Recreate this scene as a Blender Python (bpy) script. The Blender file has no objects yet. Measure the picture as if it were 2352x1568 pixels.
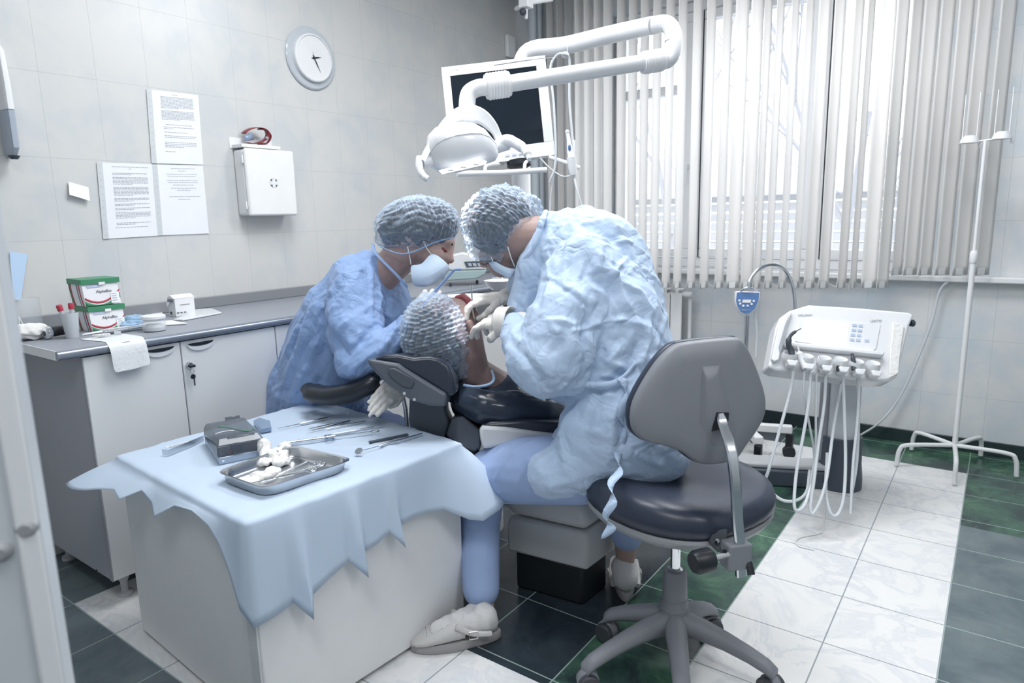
import bpy, bmesh, math, random
import numpy as np
from mathutils import Vector, Matrix, noise
random.seed(7)
C = bpy.context.scene
COL = C.collection
# ---------------------------------------------------------------- camera
FPX = 1545.0; HC = 1.30
_rx, _ry, _rz = map(math.radians, (10.4, 36.1, -1.3))
def _R():
    cx, sx, cy, sy, cz, sz = math.cos(_rx), math.sin(_rx), math.cos(_ry), math.sin(_ry), math.cos(_rz), math.sin(_rz)
    Y = np.array([[cy, 0, sy], [0, 1, 0], [-sy, 0, cy]]); X = np.array([[1, 0, 0], [0, cx, -sx], [0, sx, cx]])
    Z = np.array([[cz, -sz, 0], [sz, cz, 0], [0, 0, 1]])
    return Z @ X @ Y
RC = _R()
def _w(v): return Vector((v[0], v[2], -v[1]))
right, down, fwd = _w(RC[0]), _w(RC[1]), _w(RC[2])
cam = bpy.data.cameras.new('camera'); camo = bpy.data.objects.new('camera', cam); COL.objects.link(camo)
M = Matrix.Identity(4)
for i in range(3):
    M[i][0] = right[i]; M[i][1] = -down[i]; M[i][2] = -fwd[i]
M[0][3], M[1][3], M[2][3] = 0, 0, HC
camo.matrix_world = M
cam.sensor_width = 36; cam.lens = FPX / 2352 * 36; cam.clip_start = 0.05
cam.dof.use_dof = True; cam.dof.focus_distance = 2.15; cam.dof.aperture_fstop = 4.0
C.camera = camo
CAM = Vector((0, 0, HC))
# ---------------------------------------------------------------- light
C.view_settings.view_transform = 'Standard'; C.view_settings.look = 'None'
C.view_settings.gamma = 1; C.view_settings.use_curve_mapping = False
C.view_settings.exposure = 0.12
wd = bpy.data.worlds.new('world'); C.world = wd; wd.use_nodes = True
wn = wd.node_tree.nodes['Background']; wn.inputs[0].default_value = (0.88, 0.94, 1, 1); wn.inputs[1].default_value = 3.0
def area(name, loc, size, power, col=(1, 1, 1), rot=(0, 0, 0)):
    l = bpy.data.lights.new(name, 'AREA'); l.shape = 'RECTANGLE'; l.size, l.size_y = size; l.energy = power; l.color = col
    o = bpy.data.objects.new(name, l); o.location = loc; o.rotation_euler = rot; COL.objects.link(o); return o
CEIL = 2.95
area('ceiling_lamp', (-1.6, 1.6, CEIL - .06), (1.2, .6), 36, (.96, .98, 1))
area('ceiling_lamp', (-.4, -.1, CEIL - .06), (1.2, .6), 27, (.96, .98, 1))
area('ceiling_lamp', (1.2, .9, CEIL - .06), (1.2, .6), 24, (.96, .98, 1))
area('ceiling_lamp', (-.7, 2.9, CEIL - .06), (1.2, .6), 40, (.96, .98, 1))  # unseen extra lamp, added to brighten the blinds and back corner
pt = area('window_portal', (-1.3, 4.6, 1.75), (2.1, 1.8), 1, (1, 1, 1), (math.radians(-90), 0, 0)); pt.data.cycles.is_portal = True   # sampling aid for the sky

# ---------------------------------------------------------------- pixel helpers (photo pixel -> place in the room)
def ray(px, py): return (right * ((px - 1176) / FPX) + down * ((py - 784) / FPX) + fwd)
def at(px, py, d): return CAM + ray(px, py) * d
def onp(px, py, P, N):
    r = ray(px, py); N = Vector(N); return CAM + r * ((Vector(P) - CAM).dot(N) / r.dot(N))
def onz(px, py, z=0): return onp(px, py, (0, 0, z), (0, 0, 1))
def onx(px, py, x): return onp(px, py, (x, 0, 0), (1, 0, 0))
def ony(px, py, y): return onp(px, py, (0, y, 0), (0, 1, 0))
def pj(P):
    v = Vector(P) - CAM; z = v.dot(fwd); return (1176 + FPX * v.dot(right) / z, 784 + FPX * v.dot(down) / z)
def dep(P): return (Vector(P) - CAM).dot(fwd)
def zat(X, Y, py):
    lo, hi = -1.0, 3.5
    for _ in range(40):
        m = (lo + hi) / 2
        if pj((X, Y, m))[1] > py: lo = m
        else: hi = m
    return lo
# ---------------------------------------------------------------- materials
_m = {}
def mat(name, col, rough=.5, metal=0., vary=.04, nscale=12, bump=0, bscale=60, trans=0, alpha=1, spec=.5, emit=None, estr=0, sheen=0, ior=1.45, coat=0, sss=0):
    if name in _m: return _m[name]
    m = bpy.data.materials.new(name); m.use_nodes = True; nt = m.node_tree; b = nt.nodes['Principled BSDF']
    N = nt.nodes.new; L = nt.links.new
    c = tuple(col) + (1,)
    if vary:
        tc = N('ShaderNodeTexCoord'); nz = N('ShaderNodeTexNoise'); nz.inputs['Scale'].default_value = nscale; nz.inputs['Detail'].default_value = 4
        L(tc.outputs['Object'], nz.inputs['Vector'])
        mx = N('ShaderNodeMix'); mx.data_type = 'RGBA'
        mx.inputs[6].default_value = tuple(max(0, v * (1 - vary)) for v in col) + (1,); mx.inputs[7].default_value = tuple(min(1, v * (1 + vary)) for v in col) + (1,)
        L(nz.outputs[0], mx.inputs[0]); L(mx.outputs[2], b.inputs['Base Color'])
    else: b.inputs['Base Color'].default_value = c
    b.inputs['Roughness'].default_value = rough; b.inputs['Metallic'].default_value = metal
    b.inputs['Specular IOR Level'].default_value = spec; b.inputs['IOR'].default_value = ior
    b.inputs['Transmission Weight'].default_value = trans; b.inputs['Alpha'].default_value = alpha
    b.inputs['Coat Weight'].default_value = coat
    if sheen: b.inputs['Sheen Weight'].default_value = sheen
    if sss:
        b.inputs['Subsurface Weight'].default_value = sss; b.inputs['Subsurface Scale'].default_value = .02
    if emit: b.inputs['Emission Color'].default_value = tuple(emit) + (1,); b.inputs['Emission Strength'].default_value = estr
    if bump:
        tc = N('ShaderNodeTexCoord'); nz = N('ShaderNodeTexNoise'); nz.inputs['Scale'].default_value = bscale; nz.inputs['Detail'].default_value = 5
        L(tc.outputs['Object'], nz.inputs['Vector']); bp = N('ShaderNodeBump'); bp.inputs['Strength'].default_value = bump; bp.inputs['Distance'].default_value = .01
        L(nz.outputs[0], bp.inputs['Height']); L(bp.outputs[0], b.inputs['Normal'])
    _m[name] = m; return m
def mth(nt, op, a, b=None, c=None):
    n = nt.nodes.new('ShaderNodeMath'); n.operation = op
    for i, v in enumerate((a, b, c)):
        if v is None: continue
        if isinstance(v, (int, float)): n.inputs[i].default_value = v
        else: nt.links.new(v, n.inputs[i])
    return n.outputs[0]
def mixc(nt, f, a, b):
    n = nt.nodes.new('ShaderNodeMix'); n.data_type = 'RGBA'
    for i, v in ((0, f), (6, a), (7, b)):
        if isinstance(v, tuple): n.inputs[i].default_value = v + (1,)
        elif isinstance(v, (int, float)): n.inputs[i].default_value = v
        else: nt.links.new(v, n.inputs[i])
    return n.outputs[2]
def nzs(nt, vec, scale, detail=5, rough=.55, dist=0):
    n = nt.nodes.new('ShaderNodeTexNoise'); n.inputs['Scale'].default_value = scale; n.inputs['Detail'].default_value = detail
    n.inputs['Roughness'].default_value = rough; n.inputs['Distortion'].default_value = dist; nt.links.new(vec, n.inputs['Vector']); return n.outputs[0]
def ramp(nt, f, stops):
    n = nt.nodes.new('ShaderNodeValToRGB'); e = n.color_ramp.elements
    while len(e) < len(stops): e.new(.5)
    for k, (p, c) in enumerate(stops): e[k].position = p; e[k].color = tuple(c) + (1,) if len(c) == 3 else c
    nt.links.new(f, n.inputs[0]); return n.outputs[0]
def gridline(nt, v, off, pitch, w):
    a = mth(nt, 'PINGPONG', mth(nt, 'SUBTRACT', v, off), pitch / 2) # distance to nearest line
    return mth(nt, 'LESS_THAN', a, w)
def wall_mat(name, axis, off, zoff, pitch=.2005, zp=.3085, base=((.60, .605, .60), (.53, .56, .58))):
    m = bpy.data.materials.new(name); m.use_nodes = True; nt = m.node_tree; b = nt.nodes['Principled BSDF']; L = nt.links.new
    g = nt.nodes.new('ShaderNodeNewGeometry'); s = nt.nodes.new('ShaderNodeSeparateXYZ'); L(g.outputs['Position'], s.inputs[0])
    u, z = s.outputs[axis], s.outputs[2]
    n1 = nzs(nt, g.outputs['Position'], 4.5, 5, .55, .3)
    col = ramp(nt, n1, [(.36, base[1]), (.56, base[0])])
    ln = mth(nt, 'MAXIMUM', gridline(nt, u, off, pitch, .0011), gridline(nt, z, zoff, zp, .0011))
    col = mixc(nt, mth(nt, 'MULTIPLY', ln, .75), col, (.47, .48, .48))
    L(col, b.inputs['Base Color']); b.inputs['Roughness'].default_value = .28; b.inputs['Specular IOR Level'].default_value = .4
    bp = nt.nodes.new('ShaderNodeBump'); bp.inputs['Strength'].default_value = .3; bp.inputs['Distance'].default_value = .002; bp.invert = True
    L(ln, bp.inputs['Height']); L(bp.outputs[0], b.inputs['Normal']); return m
WX, WY = -3.0, 4.25
MW_L = wall_mat('tile_wall_left', 1, 1.128, 1.2535, .2036, .3137, ((.63, .63, .62), (.57, .59, .60)))
MW_B = wall_mat('tile_wall_back', 0, -.30, .613, .2985, .309, ((.68, .69, .70), (.57, .63, .68)))
# ---------------------------------------------------------------- mesh builder
def cr(pts, n=6):
    """Catmull-Rom through points"""
    P = [Vector(p) for p in pts]; P = [P[0] * 2 - P[1]] + P + [P[-1] * 2 - P[-2]]; out = []
    for i in range(1, len(P) - 2):
        for k in range(n):
            t = k / n; a, b, c, d = P[i - 1:i + 3]
            out.append(.5 * ((2 * b) + (c - a) * t + (2 * a - 5 * b + 4 * c - d) * t * t + (3 * b - a - 3 * c + d) * t ** 3))
    out.append(P[-2]); return out
class MB:
    def __init__(s): s.v = []; s.f = []; s.mi = []; s.m = 0
    def add(s, vs, fs):
        o = len(s.v); s.v += [Vector(v) for v in vs]; s.f += [[i + o for i in f] for f in fs]; s.mi += [s.m] * len(fs); return s
    def box(s, c, size, rot=None):
        h = Vector(size) / 2; R = rot or Matrix.Identity(3); c = Vector(c)
        vs = [c + R @ Vector((x * h.x, y * h.y, z * h.z)) for x in (-1, 1) for y in (-1, 1) for z in (-1, 1)]
        return s.add(vs, [(0, 1, 3, 2), (4, 6, 7, 5), (0, 4, 5, 1), (2, 3, 7, 6), (0, 2, 6, 4), (1, 5, 7, 3)])
    def bb(s, a, b):
        a = Vector(a); b = Vector(b); return s.box((a + b) / 2, [abs(x) for x in (b - a)])
    def tube(s, pts, r, n=10, cap=True, flat=1.0, up=None):
        P = [Vector(p) for p in pts]; k = len(P); rs = r if isinstance(r, (list, tuple)) else [r] * k
        if len(rs) != k: rs = [rs[0] + (rs[-1] - rs[0]) * i / (k - 1) for i in range(k)] if len(rs) == 2 else [rs[min(len(rs) - 1, int(i * (len(rs) - 1) / (k - 1) + .5))] for i in range(k)]
        t = (P[1] - P[0]).normalized(); a = Vector(up) if up else (Vector((0, 0, 1)) if abs(t.z) < .9 else Vector((1, 0, 0)))
        a = (a - t * a.dot(t)).normalized(); vs = []; fs = []
        for i in range(k):
            t = (P[min(i + 1, k - 1)] - P[max(i - 1, 0)]).normalized(); a = (a - t * a.dot(t)).normalized(); b = t.cross(a)
            for j in range(n):
                w = 2 * math.pi * j / n; vs.append(P[i] + (a * math.cos(w) * flat + b * math.sin(w)) * rs[i])
        for i in range(k - 1):
            for j in range(n):
                fs.append((i * n + j, i * n + (j + 1) % n, (i + 1) * n + (j + 1) % n, (i + 1) * n + j))
        if cap: fs += [tuple(range(n - 1, -1, -1)), tuple(range((k - 1) * n, k * n))]
        return s.add(vs, fs)
    def lathe(s, o, ax, prof, n=24, cap=True):
        """prof: (radius, height) along axis"""
        o = Vector(o); t = Vector(ax).normalized(); a = t.orthogonal().normalized(); b = t.cross(a); vs = []; fs = []; k = len(prof)
        for r, h in prof:
            for j in range(n):
                w = 2 * math.pi * j / n; vs.append(o + t * h + (a * math.cos(w) + b * math.sin(w)) * r)
        for i in range(k - 1):
            for j in range(n): fs.append((i * n + j, i * n + (j + 1) % n, (i + 1) * n + (j + 1) % n, (i + 1) * n + j))
        if cap: fs += [tuple(range(n - 1, -1, -1)), tuple(range((k - 1) * n, k * n))]
        return s.add(vs, fs)
    def prism(s, poly, off):
        P = [Vector(p) for p in poly]; n = len(P); off = Vector(off)
        return s.add(P + [p + off for p in P], [tuple(range(n)), tuple(range(2 * n - 1, n - 1, -1))] + [(i, (i + 1) % n, n + (i + 1) % n, n + i) for i in range(n)])
    def loft(s, rings, cap=True):
        n = len(rings[0]); vs = [v for r in rings for v in r]; fs = []
        for i in range(len(rings) - 1):
            for j in range(n): fs.append((i * n + j, i * n + (j + 1) % n, (i + 1) * n + (j + 1) % n, (i + 1) * n + j))
        if cap: fs += [tuple(range(n - 1, -1, -1)), tuple(range((len(rings) - 1) * n, len(rings) * n))]
        return s.add(vs, fs)
    def sph(s, c, r, rot=None, n=16, m=10):
        c = Vector(c); r = Vector((r, r, r)) if isinstance(r, (int, float)) else Vector(r); R = rot or Matrix.Identity(3); vs = [c + R @ Vector((0, 0, r.z))]; fs = []
        for i in range(1, m):
            p = math.pi * i / m
            for j in range(n):
                w = 2 * math.pi * j / n; vs.append(c + R @ Vector((r.x * math.sin(p) * math.cos(w), r.y * math.sin(p) * math.sin(w), r.z * math.cos(p))))
        vs.append(c - R @ Vector((0, 0, r.z))); e = len(vs) - 1
        for j in range(n): fs.append((0, 1 + j, 1 + (j + 1) % n)); fs.append((e, 1 + (m - 2) * n + (j + 1) % n, 1 + (m - 2) * n + j))
        for i in range(m - 2):
            for j in range(n): a = 1 + i * n + j; b = 1 + i * n + (j + 1) % n; fs.append((a, a + n, b + n, b))
        return s.add(vs, fs)
    def grid(s, rows):
        n = len(rows[0]); vs = [v for r in rows for v in r]
        return s.add(vs, [(i * n + j, i * n + j + 1, (i + 1) * n + j + 1, (i + 1) * n + j) for i in range(len(rows) - 1) for j in range(n - 1)])
    def chain(s, pts, rs, n=14):
        """capsule chain: spheres joined by cones, made for blob()"""
        P = [Vector(p) for p in pts]
        for p, r in zip(P, rs): s.sph(p, r, n=n, m=8)
        for i in range(len(P) - 1):
            if (P[i + 1] - P[i]).length > 1e-4: s.tube([P[i], P[i + 1]], [rs[i], rs[i + 1]], n)
        return s
ORG = {}
def tag(o, label=None, cat=None, group=None, kind=None):
    if label: o['label'] = label
    if cat: o['category'] = cat
    if group: o['group'] = group
    if kind: o['kind'] = kind
    return o
def mk(name, mb, m, parent=None, smooth=True, bev=0, seg=2, solid=0, sub=0, ang=35, org=None, fix=False):
    vs = mb.v
    if parent is not None: O = ORG[parent.name]
    else:
        if org is not None: O = Vector(org)
        else:
            xs = [v.x for v in vs]; ys = [v.y for v in vs]; O = Vector(((min(xs) + max(xs)) / 2, (min(ys) + max(ys)) / 2, min(v.z for v in vs)))
    me = bpy.data.meshes.new(name); me.from_pydata([v - O for v in vs], [], mb.f)
    for mm in (m if isinstance(m, (list, tuple)) else [m]): me.materials.append(mm)
    if any(mb.mi):
        for p, i in zip(me.polygons, mb.mi): p.material_index = i
    if fix:
        bm = bmesh.new(); bm.from_mesh(me); bmesh.ops.recalc_face_normals(bm, faces=bm.faces); bm.to_mesh(me); bm.free()
    else:
        bm = bmesh.new(); bm.from_mesh(me); bmesh.ops.recalc_face_normals(bm, faces=bm.faces); bm.to_mesh(me); bm.free()
    if smooth:
        for p in me.polygons: p.use_smooth = True
        me.set_sharp_from_angle(angle=math.radians(ang))
    o = bpy.data.objects.new(name, me); COL.objects.link(o)
    if parent is not None: o.parent = parent; ORG[o.name] = O
    else: o.location = O; ORG[o.name] = O
    if solid:
        q = o.modifiers.new('solid', 'SOLIDIFY'); q.thickness = solid; q.offset = 0
    if bev:
        q = o.modifiers.new('bevel', 'BEVEL'); q.width = bev; q.segments = seg; q.limit_method = 'ANGLE'; q.angle_limit = math.radians(40)
    if sub:
        q = o.modifiers.new('sub', 'SUBSURF'); q.levels = sub; q.render_levels = sub
    return o
def empty(name, loc, label, cat, group=None):
    o = bpy.data.objects.new(name, None); COL.objects.link(o); o.location = loc; o.empty_display_size = .1; ORG[o.name] = Vector(loc)
    return tag(o, label, cat, group)
def blob(name, mb, m, voxel=.006, it=8, parent=None, disp=None, fac=.6, creases=None, org=None):
    """join overlapping shapes into one continuous skin, smooth it, then fold it with disp(p, n) -> metres"""
    me = bpy.data.meshes.new('t'); me.from_pydata([tuple(v) for v in mb.v], [], mb.f)
    bm = bmesh.new(); bm.from_mesh(me); bmesh.ops.recalc_face_normals(bm, faces=bm.faces); bm.to_mesh(me); bm.free()
    t = bpy.data.objects.new('t', me); COL.objects.link(t)
    q = t.modifiers.new('r', 'REMESH'); q.mode = 'VOXEL'; q.voxel_size = voxel; q.adaptivity = 0
    if it: q = t.modifiers.new('s', 'SMOOTH'); q.factor = fac; q.iterations = it
    dg = bpy.context.evaluated_depsgraph_get(); me2 = bpy.data.meshes.new_from_object(t.evaluated_get(dg))
    bpy.data.objects.remove(t); bpy.data.meshes.remove(me)
    n = len(me2.vertices); co = np.empty(n * 3); me2.vertices.foreach_get('co', co); co = co.reshape(-1, 3)
    no = np.empty(n * 3); me2.vertices.foreach_get('normal', no); no = no.reshape(-1, 3)
    h = np.zeros(n)
    if disp is not None: h += disp(co, no)
    if creases is not None: h += creases(co, no, me2)
    if disp is not None or creases is not None: co = co + no * h[:, None]
    if parent is not None: O = ORG[parent.name]
    elif org is not None: O = Vector(org)
    else: O = Vector(((co[:, 0].min() + co[:, 0].max()) / 2, (co[:, 1].min() + co[:, 1].max()) / 2, co[:, 2].min()))
    me2.vertices.foreach_set('co', (co - np.array(O)).ravel()); me2.materials.clear(); me2.materials.append(m)
    for p in me2.polygons: p.use_smooth = True
    me2.name = name; o = bpy.data.objects.new(name, me2); COL.objects.link(o)
    if parent is not None: o.parent = parent
    else: o.location = O
    ORG[o.name] = O; return o
def crumple(seed, amp, freq, layers=9, warp=.03, wf=6.):
    """creased-sheet displacement: a sum of folded planes in random directions"""
    rng = np.random.RandomState(seed); D = []
    for i in range(layers):
        d = rng.normal(size=3); d /= np.linalg.norm(d); D.append((d, freq * (0.6 + 1.1 * rng.rand()), rng.rand()))
    W = [(rng.normal(size=3), rng.rand() * 6.28, rng.normal(size=3)) for _ in range(5)]
    def f(p, n=None):
        q = p.copy()
        for k, ph, a in W: q += (warp * np.sin(p @ (k * wf) + ph))[:, None] * a[None] * .5
        h = np.zeros(len(p))
        for d, fr, ph in D:
            t = (q @ d) * fr + ph; t = np.abs((t % 1) - .5) * 2
            h += (np.abs(t - .5) * 2) ** 1.0 / fr
        h -= h.mean(); return h * amp * freq
    return f
def segfield(co, segs):
    h = np.zeros(len(co))
    for a, b, amp, w in segs:
        ab = b - a; L2 = ab @ ab; t = np.clip(((co - a) @ ab) / L2, 0, 1); d = np.linalg.norm(co - a - t[:, None] * ab, axis=1)
        k = np.clip(1 - d / w, 0, 1); h += amp * k ** 1.25 * (0.45 + .55 * np.sin(np.pi * np.clip(t, .05, .95)))
    return h
def folds(traced=(), n=60, seed=1, flow=(0, 0, -1), amp=.005, lmin=.06, lmax=.2, w=(.012, .03), spread=.7):
    """crisp folds of thin disposable cloth: traced fold lines plus random straight creases following the hang"""
    def f(co, no, me):
        from mathutils.bvhtree import BVHTree
        bv = BVHTree.FromPolygons([Vector(v) for v in co], [tuple(q.vertices) for q in me.polygons]); segs = []
        for pts, am, ww in traced:
            P = []
            for x, y in pts:
                r = ray(x, y).normalized(); hit = bv.ray_cast(CAM, r)
                if hit[0] is not None: P.append(np.array(hit[0]))
            for a, b in zip(P, P[1:]):
                if .004 < np.linalg.norm(a - b) < .35: segs.append((a, b, am, ww))
        rng = np.random.RandomState(seed); fl = np.array(Vector(flow).normalized())
        for i in range(n):
            k = rng.randint(len(co)); q, nn = co[k], no[k]; d = fl + rng.normal(size=3) * spread; d -= nn * (d @ nn); d /= np.linalg.norm(d) + 1e-9
            L = rng.uniform(lmin, lmax); a = q - d * L / 2; b = q + d * L / 2
            ha = bv.find_nearest(Vector(a)); hb = bv.find_nearest(Vector(b)); a = np.array(ha[0]); b = np.array(hb[0])
            if np.linalg.norm(a - b) < .02: continue
            segs.append((a, b, amp * rng.uniform(.4, 1.2) * (1 if rng.rand() < .6 else -1), rng.uniform(*w)))
        return segfield(co, segs)
    return f
def text(name, s, size, P, u, v, m, parent=None, depth=.0008, align='CENTER'):
    """lettering: P centre, u reading direction, v up direction"""
    cu = bpy.data.curves.new('t', 'FONT'); cu.body = s; cu.size = size; cu.align_x = align; cu.align_y = 'CENTER'; cu.extrude = depth; cu.resolution_u = 2
    t = bpy.data.objects.new('t', cu); COL.objects.link(t); dg = bpy.context.evaluated_depsgraph_get(); me = bpy.data.meshes.new_from_object(t.evaluated_get(dg)); bpy.data.objects.remove(t)
    u = Vector(u).normalized(); n = u.cross(Vector(v)).normalized(); v = n.cross(u)
    mb = MB(); mb.add([Vector(P) + u * q.co.x + v * q.co.y + n * q.co.z for q in me.vertices], [tuple(p.vertices) for p in me.polygons])
    return mb if name is None else mk(name, mb, m, parent, smooth=False)
# common materials
WHITE = mat('white_plastic', (.78, .79, .80), .3); WHITEM = mat('white_matt', (.78, .79, .8), .5)
LAMPW = mat('white_lamp_plastic', (.78, .79, .81), .22, coat=.3)
LAM = mat('white_laminate', (.66, .67, .68), .42, vary=.03, nscale=3); LAMG = mat('grey_laminate_edge', (.32, .33, .36), .5)
CHROME = mat('chrome', (.78, .8, .82), .12, 1, vary=.02); STEEL = mat('brushed_steel', (.62, .65, .69), .26, 1, bump=.05, bscale=300)
BLACK = mat('black_plastic', (.012, .016, .022), .4); DARK = mat('dark_grey_plastic', (.05, .06, .075), .42)
NAVY = mat('navy_vinyl', (.035, .045, .075), .33, bump=.04, bscale=250); GREYP = mat('grey_plastic', (.30, .31, .33), .48, bump=.03, bscale=400)
GREYL = mat('light_grey_plastic', (.45, .46, .48), .42)
SKIN = mat('skin', (.44, .31, .28), .5, vary=.12, nscale=25, sss=.1); HAIR = mat('dark_hair', (.02, .018, .02), .5, bump=.5, bscale=90)
PAPER = mat('white_paper', (.82, .83, .86), .6); INK = mat('grey_ink', (.30, .32, .36), .7); CABLE = mat('pale_grey_cable', (.62, .65, .68), .4)
GLOVE = mat('latex_glove', (.74, .72, .69), .38, vary=.05, bump=.12, bscale=70, sss=.1)
# ================================================================ room shell
def struct(name, mb, m, parent=None, **k):
    o = mk(name, mb, m, parent, **k)
    if parent is None: o['kind'] = 'structure'
    return o
XR, YF = 2.4, -1.6
# floor material
m = bpy.data.materials.new('tile_floor'); m.use_nodes = True; nt = m.node_tree; b = nt.nodes['Principled BSDF']; L = nt.links.new
g = nt.nodes.new('ShaderNodeNewGeometry'); s = nt.nodes.new('ShaderNodeSeparateXYZ'); L(g.outputs['Position'], s.inputs[0]); X, Y = s.outputs[0], s.outputs[1]
def inr(v, lo, hi): return mth(nt, 'MULTIPLY', mth(nt, 'GREATER_THAN', v, lo), mth(nt, 'LESS_THAN', v, hi))
outer = mth(nt, 'MULTIPLY', inr(X, -2.54, -.045), inr(Y, .83, 3.88)); inner = mth(nt, 'MULTIPLY', inr(X, -1.92, -.636), inr(Y, 1.41, 3.28))
white = mth(nt, 'SUBTRACT', outer, inner)
lx = mth(nt, 'MAXIMUM', mth(nt, 'MULTIPLY', gridline(nt, X, -.045, .2965, .0022), mth(nt, 'GREATER_THAN', X, -1.7)), mth(nt, 'MULTIPLY', gridline(nt, X, -2.54, .31, .0022), mth(nt, 'LESS_THAN', X, -1.7)))
ly = gridline(nt, Y, .83, .305, .0022)
line = mth(nt, 'MAXIMUM', lx, ly)
pos = g.outputs['Position']
vein = ramp(nt, nzs(nt, pos, 3.2, 8, .6, 1.6), [(.42, (.80, .80, .79)), (.50, (.58, .61, .65)), (.54, (.80, .79, .78)), (.70, (.72, .73, .74))])
wmot = mixc(nt, nzs(nt, pos, 2.0, 3), (.78, .78, .78), vein)
grn = ramp(nt, nzs(nt, pos, 5.0, 8, .65, .6), [(.36, (.022, .036, .042)), (.52, (.045, .105, .075)), (.68, (.09, .20, .12))])
slt = ramp(nt, nzs(nt, pos, 5.0, 8, .65, .6), [(.36, (.018, .027, .036)), (.60, (.035, .050, .062))])
grn = mixc(nt, mth(nt, 'GREATER_THAN', X, -.936), slt, grn)
sl = ramp(nt, nzs(nt, pos, 4.0, 7, .6, .4), [(.38, (.10, .13, .15)), (.62, (.16, .20, .21))])
# slate-blue towards the room's edges, green inside and along the far wall (different tiles); slate also lightened for haze
isg = mth(nt, 'MAXIMUM', inner, mth(nt, 'GREATER_THAN', Y, 3.2))
dk = mixc(nt, isg, sl, grn)
col = mixc(nt, white, dk, wmot)
lcol = mixc(nt, white, (.36, .46, .42), (.22, .25, .29))
col = mixc(nt, mth(nt, 'MULTIPLY', line, .8), col, lcol)
L(col, b.inputs['Base Color']); b.inputs['Roughness'].default_value = .22; b.inputs['Specular IOR Level'].default_value = .4
bp = nt.nodes.new('ShaderNodeBump'); bp.inputs['Strength'].default_value = .3; bp.inputs['Distance'].default_value = .002; bp.invert = True; L(line, bp.inputs['Height']); L(bp.outputs[0], b.inputs['Normal'])
struct('floor', MB().bb((WX - .1, YF - .1, -.1), (XR + .1, WY + .4, 0)), m, smooth=False)
PLAIN = mat('plain_wall_paint', (.62, .64, .66), .6)
struct('ceiling', MB().bb((WX - .1, YF - .1, CEIL), (XR + .1, WY + .4, CEIL + .1)), mat('ceiling_paint', (.8, .81, .82), .7), smooth=False)
struct('wall_left', MB().bb((WX - .1, YF - .1, 0), (WX, WY + .4, CEIL)), MW_L, smooth=False)
struct('wall_right', MB().bb((XR, YF - .1, 0), (XR + .1, WY + .4, CEIL)), PLAIN, smooth=False)
struct('wall_front', MB().bb((WX, YF - .1, 0), (XR, YF, CEIL)), PLAIN, smooth=False)
# window opening
wx0, wx1 = -2.24, -.39; wz0, wz1 = .955, 2.60; sz = .948
wl = MB(); wl.bb((WX, WY, 0), (wx0, WY + .3, CEIL)); wl.bb((wx1, WY, 0), (XR, WY + .3, CEIL)); wl.bb((wx0, WY, 0), (wx1, WY + .3, wz0)); wl.bb((wx0, WY, wz1), (wx1, WY + .3, CEIL))
struct('wall_back', wl, MW_B, smooth=False)
bb_ = MB(); bb_.bb((WX + .6, WY - .012, 0), (XR, WY, .075))
struct('baseboard_back', bb_, mat('dark_green_tile', (.025, .04, .045), .25, vary=.4, nscale=5), bev=.003)
# white casing beside the window and sill board
struct('trim_1', MB().bb((-2.60, WY - .02, .98), (wx0, WY - .001, 2.62)), WHITE, bev=.004)
struct('trim_2', MB().bb((-2.60, WY - .06, sz - .03), (.62, WY - .001, sz)), WHITEM, bev=.006)
win = empty('window_1', (-1.3, WY + .12, wz0), None, None); win['kind'] = 'structure'
FR = mat('white_window_frame', (.82, .83, .85), .35)
yo = WY + .12
fr = MB()
mull = [wx0, ony(1607, 300, yo).x, ony(1890, 300, yo).x, wx1]
fr.bb((wx0, yo - .04, wz0), (wx1, yo + .04, wz0 + .06)); fr.bb((wx0, yo - .04, wz1 - .06), (wx1, yo + .04, wz1))
for x in mull: fr.bb((max(wx0, x - .03), yo - .04, wz0 + .06), (min(wx1, x + .03), yo + .04, wz1 - .06))
mk('window_frame', fr, FR, win, bev=.005)
GL = mat('window_glass', (1, 1, 1), .02, vary=0, trans=1, ior=1.02)
for i in range(3):
    a, c = mull[i] + .032, mull[i + 1] - .032; s_ = MB(); t = .055; z0, z1 = wz0 + .065, wz1 - .065
    zt = 2.05 if i == 0 else z1
    for q in (((a, z0), (c, z0 + t)), ((a, z1 - t), (c, z1)), ((a, z0 + t), (a + t, z1 - t)), ((c - t, z0 + t), (c, z1 - t))):
        s_.bb((q[0][0], yo - .055, q[0][1]), (q[1][0], yo + .02, q[1][1]))
    if i == 0: s_.bb((a + t, yo - .05, 2.06), (c - t, yo + .02, 2.12))
    sh = mk('casement', s_, FR, win, bev=.006)
    mk('window_pane', MB().bb((a + t, yo - .01, z0 + t), (c - t, yo - .004, z1 - t)), GL, sh, smooth=False)
    mk('rubber_seal', MB().bb((a - .004, yo - .058, z0), (a - .001, yo - .04, z1)), BLACK, sh, smooth=False)
h = MB(); h.box((mull[1] - .05, yo - .075, 1.6), (.02, .04, .03)); h.box((mull[1] - .05, yo - .1, 1.55), (.018, .015, .12)); mk('window_handle', h, WHITE, win, bev=.004)
# ceiling lights (they hang above the frame; last one added to brighten the blinds)
for (x, y) in ((-1.6, 1.6), (-.4, -.1), (1.2, .9), (-.7, 2.9)):
    mk_ = MB().bb((x - .62, y - .32, CEIL - .045), (x + .62, y + .32, CEIL))
    o = mk('ceiling_light', mk_, WHITE); tag(o, 'flat rectangular white ceiling light', 'ceiling light', 'ceiling lights')
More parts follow.
